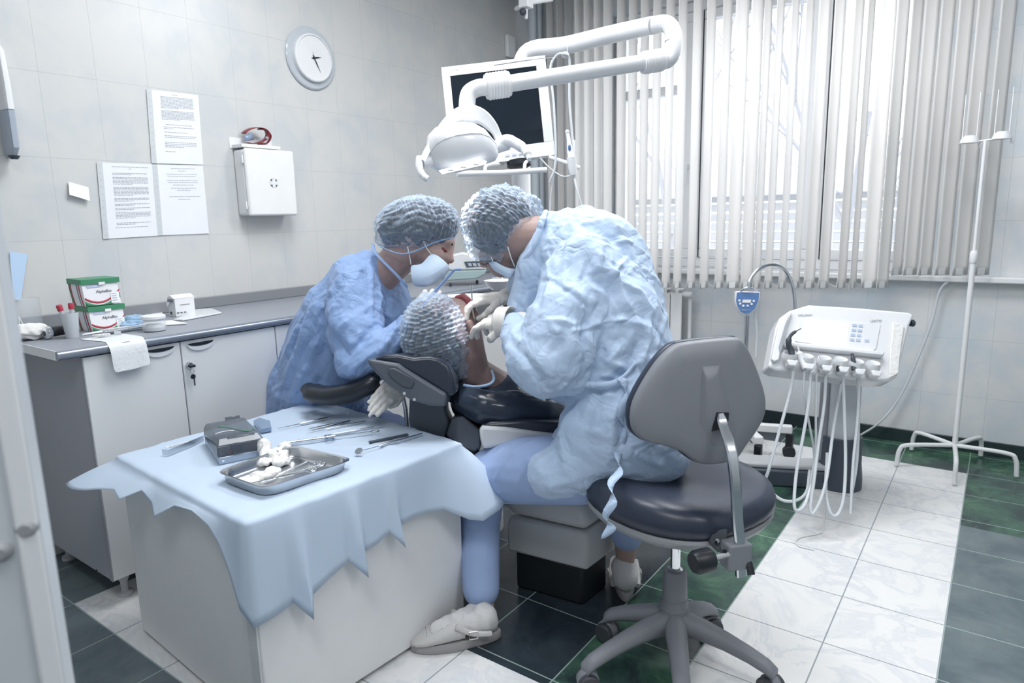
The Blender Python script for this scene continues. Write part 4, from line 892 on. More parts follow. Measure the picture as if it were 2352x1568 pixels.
# ================================================================ control pad stand
st = empty('control_stand', Vector((-1.0, 3.75, 0)), 'blue-faced control pad hanging on a gooseneck stand with black castors', 'stand')
pd = 3.5
shape = [(1690, 668), (1747, 669), (1745, 690), (1736, 710), (1722, 722), (1712, 724), (1700, 718), (1692, 705), (1688, 690)]
mk('pad_shell', MB().prism([T(x, y, pd) for x, y in shape], fwd * .035), LAMPW, st, bev=.006)
mk('pad_face', MB().prism([T(1716 + (x - 1716) * .9, 694 + (y - 694) * .88, pd - .003) for x, y in shape], fwd * .003), mat('pad_blue', (.10, .20, .42), .4), st, smooth=False)
kb = MB()
for x, y in ((1698, 690), (1700, 697), (1707, 702), (1717, 702), (1726, 698), (1731, 691)): kb.lathe(T(x, y, pd - .003), -fwd, [(.006, 0), (.006, .003)], 12)
kb.prism([T(x, y, pd - .004) for x, y in ((1706, 688), (1725, 688), (1724, 695), (1705, 695))], -fwd * .002); mk('pad_buttons', kb, WHITE, st)
text('pad_lettering', 'MEDIDENT', .009, T(1712, 712, pd - .005), right, -down, mat('pale_blue', (.45, .55, .7), .5), st, depth=.0003)
mk('clip', MB().tube(cr([T(1700, 668, pd), T(1716, 660, pd - .02), T(1735, 664, pd), T(1745, 668, pd)], 4), .004, 8), CHROME, st)
mk('gooseneck', MB().tube(cr([T(1718, 664, pd + .02), T(1724, 640, pd + .02), T(1745, 616, pd + .03), T(1775, 607, pd + .05), T(1803, 620, pd + .06), T(1820, 655, pd + .07), T(1826, 700, pd + .08), T(1826, 760, pd + .09)], 5), .009, 10), STEEL, st)
sx_, sy_ = onz(1722, 1005, 0).x, onz(1722, 1005, 0).y
P1 = T(1716, 724, pd + .05)
mk('post', MB().tube([(P1.x, P1.y, .12), (P1.x, P1.y, P1.z)], .013, 12), STEEL, st)
mk('hose_bundle', MB().tube(cr([T(1733, 715, pd + .03), T(1738, 770, pd + .05), T(1736, 820, pd + .06)], 5), .007, 8), CABLE, st)
HBZ = .16; hubp = Vector((P1.x, P1.y, HBZ))
mk('hub', MB().lathe((P1.x, P1.y, HBZ - .03), (0, 0, 1), [(.035, 0), (.035, .05), (.02, .07)], 20), WHITE, st)
for k in range(5):
    a = math.radians(18 + 72 * k); dv_ = Vector((math.cos(a), math.sin(a), 0)); sd_ = Vector((-dv_.y, dv_.x, 0)) * .022; e_ = hubp + dv_ * .24
    lg_ = mk('base_leg', MB().prism([hubp + sd_ - Vector((0, 0, .02)), hubp - sd_ - Vector((0, 0, .02)), hubp - sd_ + Vector((0, 0, .02)), hubp + sd_ + Vector((0, 0, .02))], dv_ * .25), WHITE, st, bev=.005)
    cp_ = Vector((e_.x, e_.y, 0)); w_ = MB(); w_.tube([cp_ - sd_ + Vector((0, 0, .033)), cp_ + sd_ + Vector((0, 0, .033))], .033, 16); w_.box(cp_ + Vector((0, 0, .09)), (.035, .035, .09)); mk('castor', w_, BLACK, lg_, bev=.003)
# ================================================================ infusion stand
hubf = onz(2190, 1062, 0); IX, IY = hubf.x, hubf.y - .08
zh = zat(IX, IY, 1022); iv = empty('infusion_stand', (IX, IY, 0), 'white infusion stand with five bent legs by the far wall', 'stand')
zt1 = zat(IX, IY, 590); zt2_ = zat(IX, IY, 322)
mk('lower_pole', MB().tube([(IX, IY, zh), (IX, IY, zt1)], .0125, 14), WHITE, iv); mk('upper_pole', MB().tube([(IX, IY, zt1), (IX, IY, zt2_)], .008, 12), WHITE, iv); mk('collar', MB().lathe((IX, IY, zt1 - .03), (0, 0, 1), [(.014, 0), (.017, .01), (.017, .05), (.012, .06)], 16), WHITE, iv)
for (fx, fy) in ((2058, 1072), (2334, 1098), (2191, 1116), (2093, 1036), (2252, 1050)):
    F_ = onz(fx, fy, 0); hub = Vector((IX, IY, zh)); dv_ = F_ - Vector((IX, IY, 0)); 
    k1 = Vector((IX, IY, 0)) + dv_ * .80 + Vector((0, 0, zh + .0)); k2 = Vector((IX, IY, 0)) + dv_ * .96 + Vector((0, 0, zh * .78)); mk('leg', MB().tube(cr([hub, k1, k2, F_ + Vector((0, 0, .01))], 6), .0105, 10), WHITE, iv)
cbm = Vector((IX, IY, zt2_)); cd = (ony(2285, 312, IY) - ony(2183, 325, IY)).normalized()
mk('crossbar', MB().tube([cbm - cd * .085, cbm + cd * .085], .004, 8), WHITE, iv)
for s_ in (-1, 1):
    c_ = cbm + cd * .062 * s_; cu2 = mk('cup', MB().lathe(c_ + Vector((0, 0, -.004)), (0, 0, 1), [(.042, 0), (.036, .018), (.020, .034)], 20), mat('cup_clear', (.7, .72, .75), .3), iv)
    for t in (-.030, .0, .026): mk('prong', MB().tube([c_ + cd * t + Vector((0, 0, .01)), c_ + cd * t + Vector((0, 0, .22))], .0025, 6), WHITE, iv) if t else None
    mk('hook', MB().tube(cr([c_ + cd * .034, c_ + cd * .038 - Vector((0, 0, .03)), c_ + cd * .048 - Vector((0, 0, .01))], 4), .0025, 6), WHITE, iv)
# ================================================================ near door at the left edge
dA = at(148, 1568, .74); dn = ray(60, 1200); 
pdir = (at(0, 1400, .74) - at(150, 1400, .74)); pdir.z = 0; pdir.normalize(); tow = -Vector((fwd.x, fwd.y, 0)).normalized()
pdir = (pdir * .92 + tow * .35).normalized(); tk = Vector((-pdir.y, pdir.x, 0)); tk = tk if tk.dot(fwd) > 0 else -tk
q = Vector((dA.x, dA.y, 0))
dr = MB(); dr.prism([q, q + pdir * .7, q + pdir * .7 + tk * .04, q + tk * .04], (0, 0, 1.9)); door = mk('door_1', dr, mat('door_pale_blue_white', (.60, .63, .66), .35), bev=.006); door['kind'] = 'structure'
mk('edge_strip', MB().prism([q - tk * .004, q + pdir * .018 - tk * .008, q + pdir * .022, q], (0, 0, 1.9)), WHITE, door, bev=.002)
for (x, y) in ((62, 1212), (2, 1266)):
    P = onp(x, y, q - tk * .001, tk); mk('screw_cap', MB().lathe(P + tk * .004, -tk, [(.011, 0), (.011, .006), (.006, .012)], 18), GREYP, door)
# ================================================================ instrument table in the foreground
TZ = .60
BR_, BF_, BL_, BB_ = Vector((-1.345, 1.545, 0)), Vector((-1.40, .835, 0)), Vector((-2.16, .885, 0)), Vector((-2.16, 1.64, 0))
tb = empty('instrument_cabinet', (BR_ + BF_ + BL_ + BB_) / 4, 'white box cabinet under the pale blue drape in the foreground', 'cabinet')
mk('body', MB().prism([p + Vector((0, 0, .012)) for p in (BR_, BF_, BL_, BB_)], (0, 0, TZ - .012)), mat('cabinet_white', (.78, .785, .79), .4), tb, bev=.006)
cs = (BR_ + BF_ + BL_ + BB_) / 4; ft = MB()
for p in (BR_, BF_, BL_, BB_): q = p.lerp(cs, .08); ft.lathe(q, (0, 0, 1), [(.02, 0), (.02, .013)], 12)
mk('feet', ft, GREYP, tb)
nL = (BL_ - BF_).normalized(); sL = Vector((-nL.y, nL.x, 0)); sL = sL if sL.dot(BF_ - cs) > 0 else -sL
mk('corner_post', MB().prism([BF_ + nL * .0 + Vector((0, 0, .012)), BF_ + nL * .045 + Vector((0, 0, .012)), BF_ + nL * .045 + sL * .006 + Vector((0, 0, .012)), BF_ + sL * .006 + Vector((0, 0, .012))], (0, 0, TZ - .02)), LAM, tb, bev=.002)
# drape: rounded plan outline, skirt with its own hem length along the way
DRP = bpy.data.materials.new('drape_blue'); DRP.use_nodes = True; nt = DRP.node_tree; b = nt.nodes['Principled BSDF']
b.inputs['Base Color'].default_value = (.72, .83, .95, 1); b.inputs['Roughness'].default_value = .75
tcn = nt.nodes.new('ShaderNodeTexCoord'); nv = nzs(nt, tcn.outputs['Object'], 500, 2); bp = nt.nodes.new('ShaderNodeBump'); bp.inputs['Strength'].default_value = .05; nt.links.new(nv, bp.inputs['Height']); nt.links.new(bp.outputs[0], b.inputs['Normal'])
tr = nt.nodes.new('ShaderNodeBsdfTranslucent'); tr.inputs[0].default_value = (.72, .83, .95, 1); ms = nt.nodes.new('ShaderNodeMixShader'); ms.inputs[0].default_value = .35
nt.links.new(b.outputs[0], ms.inputs[1]); nt.links.new(tr.outputs[0], ms.inputs[2]); nt.links.new(ms.outputs[0], nt.nodes['Material Output'].inputs[0])
# control points on the edge: (edge point, outward dir, drop, flare)
e = .006
def out(p): v = (p - cs); v.z = 0; return v.normalized()
nRF = (BR_ - BF_).normalized(); nRF = Vector((nRF.y, -nRF.x, 0)); nRF = nRF if nRF.dot(BR_ - cs) > 0 else -nRF
nFL = sL; nLB = Vector((-1, 0, 0)); nBR = (BB_ - BR_).normalized(); nBR = Vector((nBR.y, -nBR.x, 0)); nBR = nBR if nBR.dot(BB_ - cs) > 0 else -nBR
ctl = []
def add(p, n, drop, fl): ctl.append((p, n, drop, fl))
L1 = lambda t: BR_.lerp(BF_, t)
add(BR_, (nRF + nBR).normalized(), .185, .15)
for t, dr_, fl in ((.05, .21, .12), (.09, .205, .085), (.16, .17, .03), (.24, .165, .012), (.32, .160, .012), (.38, .165, .010), (.41, .215, .055), (.44, .17, .014), (.50, .19, .012), (.56, .195, .010), (.60, .245, .06), (.64, .20, .014), (.72, .22, .012), (.80, .245, .012), (.84, .285, .055), (.88, .24, .014), (.94, .25, .012)): add(L1(t), nRF, dr_, fl)
add(BF_, (nRF + nFL).normalized(), .255, .02)
L2 = lambda t: BF_.lerp(BL_, t)
for t, dr_, fl in ((.03, .22, .018), (.07, .14, .018), (.12, .07, .02), (.18, .035, .02), (.30, .02, .018), (.42, .03, .02), (.52, .075, .045), (.58, .05, .03), (.66, .03, .03), (.74, .06, .07), (.82, .05, .06), (.92, .06, .08)): add(L2(t), nFL, dr_, fl)
add(BL_, (nFL * .7 + nLB).normalized(), .085, .17)
for t, dr_, fl in ((.08, .07, .10), (.2, .08, .04), (.5, .10, .02), (.8, .09, .02), (.95, .08, .03)): add(BL_.lerp(BB_, t), nLB, dr_, fl)
add(BB_, (nLB + nBR).normalized(), .06, .03)
for t, dr_, fl in ((.1, .05, .02), (.35, .05, .015), (.65, .05, .015), (.88, .06, .03), (.95, .10, .08)): add(BB_.lerp(BR_, t), nBR, dr_, fl)
# resample
P_ = []
n = len(ctl)
for i in range(n):
    a, b2 = ctl[i], ctl[(i + 1) % n]; seg = max(1, int((a[0] - b2[0]).length / .012)) if (a[0] - b2[0]).length > 1e-5 else 1
    for k in range(seg):
        t = k / seg; P_.append((a[0].lerp(b2[0], t), a[1].lerp(b2[1], t).normalized(), a[2] + (b2[2] - a[2]) * t, a[3] + (b2[3] - a[3]) * t))
N = len(P_)
def topz(p):
    v = Vector((p.x * 5, p.y * 5, 3)); h = noise.noise(v) * .003 + abs(noise.noise(Vector((p.x * 11 + 4, p.y * 7, 1)))) * .006
    
    cr_ = 0
    for (a_, b_, c_, w_, am_) in ((.35, 1.0, 0.72, .010, .004), (1.0, -.28, -2.05, .010, .004), (.8, .6, -.38, .02, .006), (.5, -.9, -2.0, .014, .005), (.95, .3, -1.02, .014, .005)):
        cr_ += am_ * max(0, 1 - abs(a_ * p.x + b_ * p.y - c_) / w_)
    return TZ + .0035 + h * .8 + cr_ * .6
rings = []
for fr_ in (.02, .15, .3, .45, .6, .72, .82, .9, .95, .985):
    rings.append([Vector((*(cs.lerp(p, fr_)).xy, topz(cs.lerp(p, fr_)))) for p, n_, d_, f_ in P_])
RR = .012
for k in range(0, 4):
    a = k / 3 * math.pi / 2
    rings.append([Vector((*(p + n_ * (RR * math.sin(a))).xy, max(topz(p) - .001, TZ + .003) - RR * (1 - math.cos(a)))) for p, n_, d_, f_ in P_])
K = 9
for k in range(1, K + 1):
    t = k / K; row = []
    for p, n_, d_, f_ in P_:
        wob = .004 * noise.noise(Vector((p.x * 9, p.y * 9, t * 1.5 + 7))) * t
        z = TZ - RR - (d_ - RR) * t; fl = RR + f_ * (t ** .8) + wob * .6
        row.append(Vector((*(p + n_ * max(fl, RR * .9)).xy, z)))
    rings.append(row)
dm = MB(); dm.loft(rings, cap=False); dm.f.append(list(range(N))[::-1]); dm.mi.append(0)
drape = tag(mk('surgical_drape', dm, DRP, solid=.0012, ang=80), 'pale blue disposable drape covering the foreground cabinet', 'drape')
TT = TZ + .009
def tp(x, y, z=TT): return onz(x, y, z)
# steel tray
C4 = [tp(497, 1080, TT + .032), tp(672, 1020, TT + .032), tp(812, 1052, TT + .032), tp(606, 1118, TT + .032)]
def rrect(c4, shrink, z, r=.18, n=5):
    c = sum(c4, Vector()) / 4; Q = [c + (p - c) * (1 - shrink) for p in c4]; out_ = []
    for i in range(4):
        a, b2, c2 = Q[i - 1], Q[i], Q[(i + 1) % 4]
        for k in range(n + 1):
            t = k / n; p = b2.lerp(a, r * (1 - t) ** 2).lerp(b2, 0) if False else (b2 + (a - b2) * r * (1 - t) ** 2 + (c2 - b2) * r * t ** 2); out_.append(Vector((p.x, p.y, z)))
    return out_
tr_ = MB(); z0 = TT - .002
tr_.loft([rrect(C4, .22, z0, .2), rrect(C4, .10, z0 + .001, .2), rrect(C4, .06, z0 + .006, .2), rrect(C4, .03, z0 + .030, .2), rrect(C4, -.01, z0 + .032, .14), rrect(C4, -.015, z0 + .030, .14), rrect(C4, .015, z0 + .029, .2), rrect(C4, .045, z0 + .004, .2), rrect(C4, .09, z0 - .0005, .2), rrect(C4, .22, z0 - .001, .2)])
SS = mat('stainless', (.56, .58, .61), .22, 1, bump=.03, bscale=200)
tag(mk('steel_tray', tr_, SS, ang=50), 'rectangular stainless steel tray on the drape near the front edge', 'tray')
# gauze
GZ = mat('gauze', (.80, .79, .77), .85, bump=.2, bscale=80, sss=.1)
for i, (chn, lab) in enumerate(((((605, 1062, .02), (608, 1038, .045), (625, 1052, .03), (640, 1062, .02)), 'large crumpled gauze pad standing in the steel tray'), (((640, 1045, .028), (656, 1038, .035), (650, 1058, .02)), 'pointed gauze pad leaning at the back of the steel tray'), (((592, 1092, .014), (615, 1088, .016), (628, 1080, .014)), 'flat folded gauze pad lying in the tray by the scissors'), (((560, 1104, .010), (580, 1104, .012)), 'small gauze pad at the left end of the tray'))):
    g_ = MB()
    for x, y, h in chn: P = tp(x, y, TT + .01); P.z = TT + h * .6; g_.sph(P, (.022, .020, max(.012, h * .6)))
    for a, c_ in zip(chn, chn[1:]): pa, pb = tp(a[0], a[1], TT + .01), tp(c_[0], c_[1], TT + .01); pa.z = TT + a[2] * .5; pb.z = TT + c_[2] * .5; g_.tube([pa, pb], .012, 10)
    tag(blob('gauze_pad', g_, GZ, .0022, 3, disp=crumple(20 + i, .0016, 24, warp=.01, wf=30)), lab, 'gauze', 'gauze pads in the steel tray')
# scissors-like instruments in the tray
def forceps(p_tip, p_ring, label, name, spread=.5, zlift=.012):
    a = tp(*p_tip, TT + .012); b2 = tp(*p_ring, TT + .03); d = (b2 - a); L_ = d.length; d.normalize(); s_ = d.cross(Vector((0, 0, 1))).normalized()
    rt = empty(name, (a + b2) / 2 - Vector((0, 0, .01)), label, 'instrument', 'ringed steel instruments in the tray')
    for sg in (-1, 1):
        piv = a + d * L_ * .42; r = .0115
        rc = b2 + s_ * sg * .015 + Vector((0, 0, .003 * sg))
        mk('blade_arm', MB().tube([a + s_ * sg * .0008, piv + s_ * sg * -.001 * 0, piv + d * .02 + s_ * sg * .003, rc - d * r], [.0012, .003, .0024, .0022], 8), CHROME, rt)
        mk('finger_ring', MB().tube([rc + d * r * math.cos(w) * 1.2 + s_ * r * math.sin(w) for w in [k * math.pi / 10 for k in range(21)]], .0022, 8, cap=False), CHROME, rt)
    mk('pivot', MB().lathe(a + d * L_ * .42 - Vector((0, 0, .003)), (0, 0, 1), [(.0045, 0), (.0045, .006)], 14), CHROME, rt)
forceps((566, 1112), (716, 1078), 'ringed steel needle holder lying nearest the front of the tray', 'needle_holder')
forceps((585, 1116), (732, 1066), 'ringed steel scissors lying across the first ones in the tray', 'scissors')
tag(mk('tray_forceps', MB().tube(cr([tp(600, 1108, TT + .01), tp(650, 1085, TT + .015), tp(705, 1060, TT + .03)], 4), .002, 8).tube(cr([tp(600, 1108, TT + .01), tp(655, 1090, TT + .015), tp(712, 1066, TT + .03)], 4), .002, 8), CHROME), 'plain steel forceps under the ringed instruments in the tray', 'forceps')
# smoky organiser box
A, B2, Dk = tp(503, 1066), tp(612, 1044), tp(470, 1012)
u_ = (B2 - A); w_ = u_.length * .98; u_.normalize(); n_ = (Dk - A); n_ = n_ - u_ * n_.dot(u_); dp_ = max(.115, n_.length * .9); n_.normalize(); H_b = .066
ob = empty('organizer_box', (A + B2) / 2 + n_ * dp_ / 2, 'smoky transparent instrument case with dark lid on the drape', 'case')
def O_(a, b2, c_): return A + u_ * a + n_ * b2 + Vector((0, 0, c_ - .004))
mk('base', MB().prism([O_(0, 0, 0), O_(w_, 0, 0), O_(w_, dp_, 0), O_(0, dp_, 0)], (0, 0, .024)), mat('case_grey_blue', (.38, .45, .55), .2, .3), ob, bev=.004)
SM = mat('smoky_acrylic', (.10, .12, .15), .12, alpha=.66, vary=0)
mk('lid', MB().loft([[O_(-.002, -.002, .025), O_(w_ + .002, -.002, .025), O_(w_ + .002, dp_, .025), O_(-.002, dp_, .025)], [O_(0, .004, .055), O_(w_, .004, .055), O_(w_, dp_ - .002, .055), O_(0, dp_ - .002, .055)], [O_(.008, .028, H_b + .004), O_(w_ - .008, .028, H_b + .004), O_(w_ - .008, dp_ - .008, H_b + .004), O_(.008, dp_ - .008, H_b + .004)]]), SM, ob, bev=.004, ang=30)
mk('front_latch', MB().prism([O_(w_ * .30, -.004, .028), O_(w_ * .8, -.004, .028), O_(w_ * .8, -.004, .058), O_(w_ * .30, -.004, .058)], -n_ * .003), SM, ob, bev=.003)
mk('lid_ridge', MB().prism([O_(w_ * .25, .02, .062), O_(w_ * .85, .02, .062), O_(w_ * .85, .026, .072), O_(w_ * .25, .026, .072)], n_ * .006), SM, ob, bev=.002)
mk('lid_handle', MB().prism([O_(w_ * .5, dp_ - .012, H_b), O_(w_ * .85, dp_ - .012, H_b), O_(w_ * .85, dp_ - .004, H_b + .012), O_(w_ * .5, dp_ - .004, H_b + .012)], n_ * .004), SM, ob, bev=.002)
sw = [O_(w_ * t, dp_ * (.45 + .22 * math.sin(t * 6)), H_b + .0055) for t in [k / 12 for k in range(3, 12)]]
mk('green_swirl', MB().grid([[p for p in sw], [p + n_ * .014 for p in sw]]), mat('swirl_green', (.10, .22, .16), .3), ob, solid=.0006)
sw2 = [O_(w_ * t, dp_ * (.40 - .25 * (t - .3) ** 2 * 4), H_b + .0055) for t in [k / 12 for k in range(1, 7)]]
mk('white_swirl', MB().grid([[p for p in sw2], [p + n_ * .009 for p in sw2]]), mat('swirl_white', (.60, .60, .58), .3), ob, solid=.0006)
ins = MB()
for k in range(9):
    P = O_(.012 + k * (w_ - .02) / 9, .012 + .006 * (k % 2), .024); ins.tube([P, P + Vector((0, 0, .018 + .006 * (k % 3)))], .0035, 8)
mk('drill_bits', ins, mat('bit_steel', (.3, .3, .33), .3, .8), ob); mk('red_block', MB().prism([O_(.028, .006, .026), O_(.045, .006, .026), O_(.045, .015, .026), O_(.028, .015, .026)], (0, 0, .009)), mat('red_block', (.40, .03, .04), .4), ob)
mk('rivet', MB().lathe(O_(.012, -.0015, .012), -n_, [(.004, 0), (.004, .001)], 12), CHROME, ob)
# clear dish behind the case
cd_ = [tp(583, 975), tp(596, 968), tp(620, 975), tp(624, 990), tp(600, 995)]
tag(mk('clear_dish', MB().prism(cd_, (0, 0, .016)), mat('dish_blue', (.25, .35, .50), .15, alpha=.8), bev=.002), 'small blue-tinted plastic dish behind the smoky case', 'dish')
# left metal cassette + syringe
t0 = empty('steel_holder', tp(425, 1036), 'bent steel cassette plate at the left end of the drape', 'holder')
a, b2 = tp(388, 1046), tp(468, 1012); up_ = Vector((0, 0, .018))
mk('front_plate', MB().prism([a, b2, b2 + up_, a + up_], (b2 - a).cross(Vector((0, 0, 1))).normalized() * .001), STEEL, t0); mk('end_plate', MB().prism([a, a + up_, a + up_ + (b2 - a).cross(Vector((0, 0, -1))).normalized() * .025, a + (b2 - a).cross(Vector((0, 0, -1))).normalized() * .025], (b2 - a).normalized() * .001), STEEL, t0)
sy = empty('carpule_syringe', tp(420, 1022), 'clear plastic syringe lying behind the bent steel plate', 'syringe'); s0, s1 = tp(380, 1028, TT + .008), tp(462, 1008, TT + .008); dd = (s1 - s0)
mk('barrel', MB().tube([s0 + dd * .12, s0 + dd * .9], .0055, 12), CLR, sy); mk('plunger', MB().tube([s0, s0 + dd * .12], .0035, 10), WHITE, sy); mk('stopper', MB().tube([s0 + dd * .9, s1], .004, 10), mat('stopper_beige', (.6, .5, .4), .5), sy)
# instruments at the right
def inst(name, pts, rr, m, label, cat='instrument', parent_parts=()):
    o = tag(mk(name, MB().tube(pts, rr, 10), m), label, cat); return o
def probe(name, p, label, grip=(.42, .80), hook0=None, hook1=None, r=.0048, gm=STEEL):
    r = max(r, .0028)
    a, b2 = tp(*p[0], TT + .004), tp(*p[1], TT + .004); d = b2 - a; rt = empty(name, (a + b2) / 2 - Vector((0, 0, .004)), label, 'instrument')
    mk('handle', MB().tube([a + d * grip[0], a + d * (grip[0] + .03), a + d * (grip[1] - .03), a + d * grip[1]], [r * .6, r, r, r * .6], 12), gm, rt)
    mk('shank', MB().tube([a, a + d * grip[0]], [.0008, r * .5], 8), CHROME, rt)
    if grip[1] < .99: mk('shank', MB().tube([a + d * grip[1], b2], [r * .5, .0008], 8), CHROME, rt)
    s_ = d.normalized().cross(Vector((0, 0, 1)))
    if hook1: mk('tip', MB().tube([b2, b2 + d.normalized() * .006 + Vector((0, 0, .004)), b2 + d.normalized() * .010 + Vector((0, 0, .007))], [.0018, .003, .0006], 8), CHROME, rt)
    return rt
probe('periosteal_elevator', ((638, 984), (797, 950)), 'steel elevator with a knurled handle, farthest back on the drape', (.30, .72), hook1=True)
a, b2 = tp(714, 986, TT + .004), tp(804, 966, TT + .004); d = b2 - a; s_ = d.normalized().cross(Vector((0, 0, 1)))
tz = empty('dental_tweezers', (a + b2) / 2 - Vector((0, 0, .004)), 'open bent-tip steel tweezers lying behind the thin probe', 'tweezers')
for sg in (-1, 1): mk('arm', MB().tube([a + s_ * .013 * sg - d * .02, a + s_ * .012 * sg, a + d * .5 + s_ * .009 * sg, b2], [.001, .003, .0045, .004], 8, flat=.5), CHROME, tz)
probe('thin_probe', ((705, 995), (842, 966)), 'thin pale steel probe lying behind the carpule syringe', (.3, .97), r=.0018)
sp = empty('aspirating_syringe', tp(760, 1000), 'long chrome aspirating syringe with finger rings on the drape', 'syringe')
a, b2 = tp(648, 1019, TT + .008), tp(876, 988, TT + .008); d = b2 - a; dn_ = d.normalized(); s_ = dn_.cross(Vector((0, 0, 1)))
mk('needle_hub', MB().tube([a, a + d * .05], .005, 12), mat('hub_green', (.35, .55, .45), .4), sp); mk('cap', MB().tube([a + d * .05, a + d * .10], .0058, 14), CHROME, sp)
mk('barrel', MB().tube([a + d * .10, a + d * .48], .0056, 14), CHROME, sp); mk('collar', MB().tube([a + d * .46, a + d * .52], .007, 14), CHROME, sp); mk('rod', MB().tube([a + d * .52, a + d * .88], .0034, 10), CHROME, sp)
mk('thumb_ring', MB().tube([a + d * .93 + (dn_ * math.cos(w) * 1.3 + s_ * math.sin(w)) * .011 for w in [k * math.pi / 10 for k in range(21)]], .0022, 8, cap=False), CHROME, sp)
for sg in (-1, 1): mk('finger_ring', MB().tube([a + d * .46 + s_ * sg * .017 + (dn_ * math.cos(w) * 1.2 + s_ * math.sin(w)) * .011 for w in [k * math.pi / 10 for k in range(21)]], .002, 8, cap=False), mat('ring_blue_steel', (.35, .45, .62), .2, .9), sp)
probe('bone_file', ((760, 998), (895, 974)), 'steel instrument with banded handle lying across the syringe', (.02, .72), hook1=True, r=.0036)
a, b2 = tp(848, 1017, TT), tp(937, 999, TT); d = (b2 - a); s_ = d.normalized().cross(Vector((0, 0, 1))) * .006
rl = empty('dark_ruler', (a + b2) / 2, 'short dark measuring strip lying beside the mirror', 'ruler'); mk('strip', MB().prism([a - s_, b2 - s_, b2 + s_, a + s_], (0, 0, .005)), mat('ruler_dark', (.05, .065, .09), .35), rl, bev=.001)
tk_ = MB()
for k in range(12): p = a + d * (.1 + .06 * k) + Vector((0, 0, .0051)); tk_.add([p - s_ * .1, p + d * .02 - s_ * .1, p + d * .02 + s_ * .1, p + s_ * .1], [(0, 1, 2, 3)])
mk('tick_marks', tk_, GREYL, rl, smooth=False)
mr = empty('mouth_mirror', tp(890, 1015), 'round dental mouth mirror with a long steel handle at the right of the drape', 'mirror')
a, b2 = tp(835, 1034, TT + .006), tp(970, 996, TT + .006); d = b2 - a
mk('handle', MB().tube([a + d * .25, a + d * .3, a + d * .55, a + d * .6, b2], [.002, .0048, .0048, .0038, .0034], 12), STEEL, mr); mk('stem', MB().tube([a, a + d * .26], .0012, 8), CHROME, mr)
mcn = tp(824, 1036, TT + .011); mn_ = Vector((.25, -.55, .75)).normalized(); mk('mirror_rim', MB().lathe(mcn - mn_ * .001, mn_, [(.0115, 0), (.0125, .0012), (.0115, .0024)], 28), CHROME, mr); mk('mirror_glass', MB().lathe(mcn + mn_ * .0015, mn_, [(.0102, 0), (.0102, .0005)], 28), mat('mirror_glass', (.85, .87, .9), .03, 1, vary=0), mr)
# ================================================================ doctor's stool
SX, SY = -.70, 1.75; GS = mat('stool_grey', (.215, .225, .25), .45, bump=.03, bscale=300)
stl = empty('operator_stool', (SX, SY, 0), 'grey five-legged rolling stool with navy cushions under the doctor', 'stool')
hubz = .115
for (x, y, hx) in ((1388, 1400, 0), (1640, 1386, 0), (1782, 1528, 0), (1310, 1530, 0), (1575, 1640, 0)):
    E_ = onz(x, y, .10); dv = E_ - Vector((SX, SY, .10)); dv.z = 0; L_ = min(dv.length, .33); dv.normalize(); c = Vector((SX, SY, 0)); sd_ = Vector((-dv.y, dv.x, 0))
    rings = []
    for t, zt_, hh, ww in ((.0, .140, .040, .036), (.25, .138, .032, .031), (.5, .130, .026, .027), (.75, .117, .022, .024), (.92, .104, .020, .023), (1.0, .090, .018, .020)):
        q = c + dv * (.02 + (L_ - .02) * t) + Vector((0, 0, zt_ - hh / 2 - .008)); rings.append([q + sd_ * ww * math.cos(w) + Vector((0, 0, hh * math.sin(w))) for w in [k * math.pi / 6 for k in range(12)]])
    lg = mk('leg', MB().loft(rings), GS, stl, ang=60)
    cp_ = c + dv * (L_ - .01); ca = (sd_ * .9 + dv * .4).normalized()
    w_ = MB(); 
    for sg in (-1, 1): w_.tube([cp_ + ca * sg * .008 + Vector((0, 0, .031)), cp_ + ca * sg * .028 + Vector((0, 0, .031))], .030, 20)
    ho_ = MB(); ho_.tube([cp_ + ca * -.012 + Vector((0, 0, .036)), cp_ + ca * .012 + Vector((0, 0, .036))], .031, 20); ho_.tube([cp_ + Vector((0, 0, .04)), cp_ + Vector((0, 0, .085))], .010, 10)
    mk('castor_hood', ho_, GS, lg, bev=.002); mk('castor_wheel', w_, mat('wheel_dark', (.06, .065, .075), .4), lg, bev=.004)
mk('hub', MB().lathe((SX, SY, .085), (0, 0, 1), [(.040, 0), (.046, .01), (.044, .072), (.041, .074), (.040, .098), (.037, .100), (.034, .180), (.030, .186)], 32), GS, stl)
mk('gas_spring', MB().lathe((SX, SY, .26), (0, 0, 1), [(.022, 0), (.022, .014), (.0145, .018), (.0145, .195)], 24), CHROME, stl)
mk('seat_mechanism', MB().box((SX + .02, SY - .03, .447), (.17, .13, .035)), GS, stl, bev=.008)
f2 = Vector((-.93, .30, 0)).normalized(); s2 = Vector((-f2.y, f2.x, 0))
def seatring(z, k, front=1.0, n=40, sag=0):
    out = []
    for i in range(n):
        a = 2 * math.pi * i / n; cx, sx = math.cos(a), math.sin(a); f = lambda v: math.copysign(abs(v) ** .82, v)
        r1 = .262 * k; r2 = .245 * k
        p = Vector((SX, SY, z)) + f2 * (f(cx) * r1 + .01) + s2 * (f(sx) * r2 * (1 - .12 * max(0, cx))); p.z += sag * (sx * sx) * .02; out.append(p)
    return out
mk('seat_shell', MB().loft([seatring(.452, .80), seatring(.462, .95), seatring(.482, 1.0), seatring(.490, .985)]), mat('shell_light', (.30, .31, .33), .45), stl, ang=60)
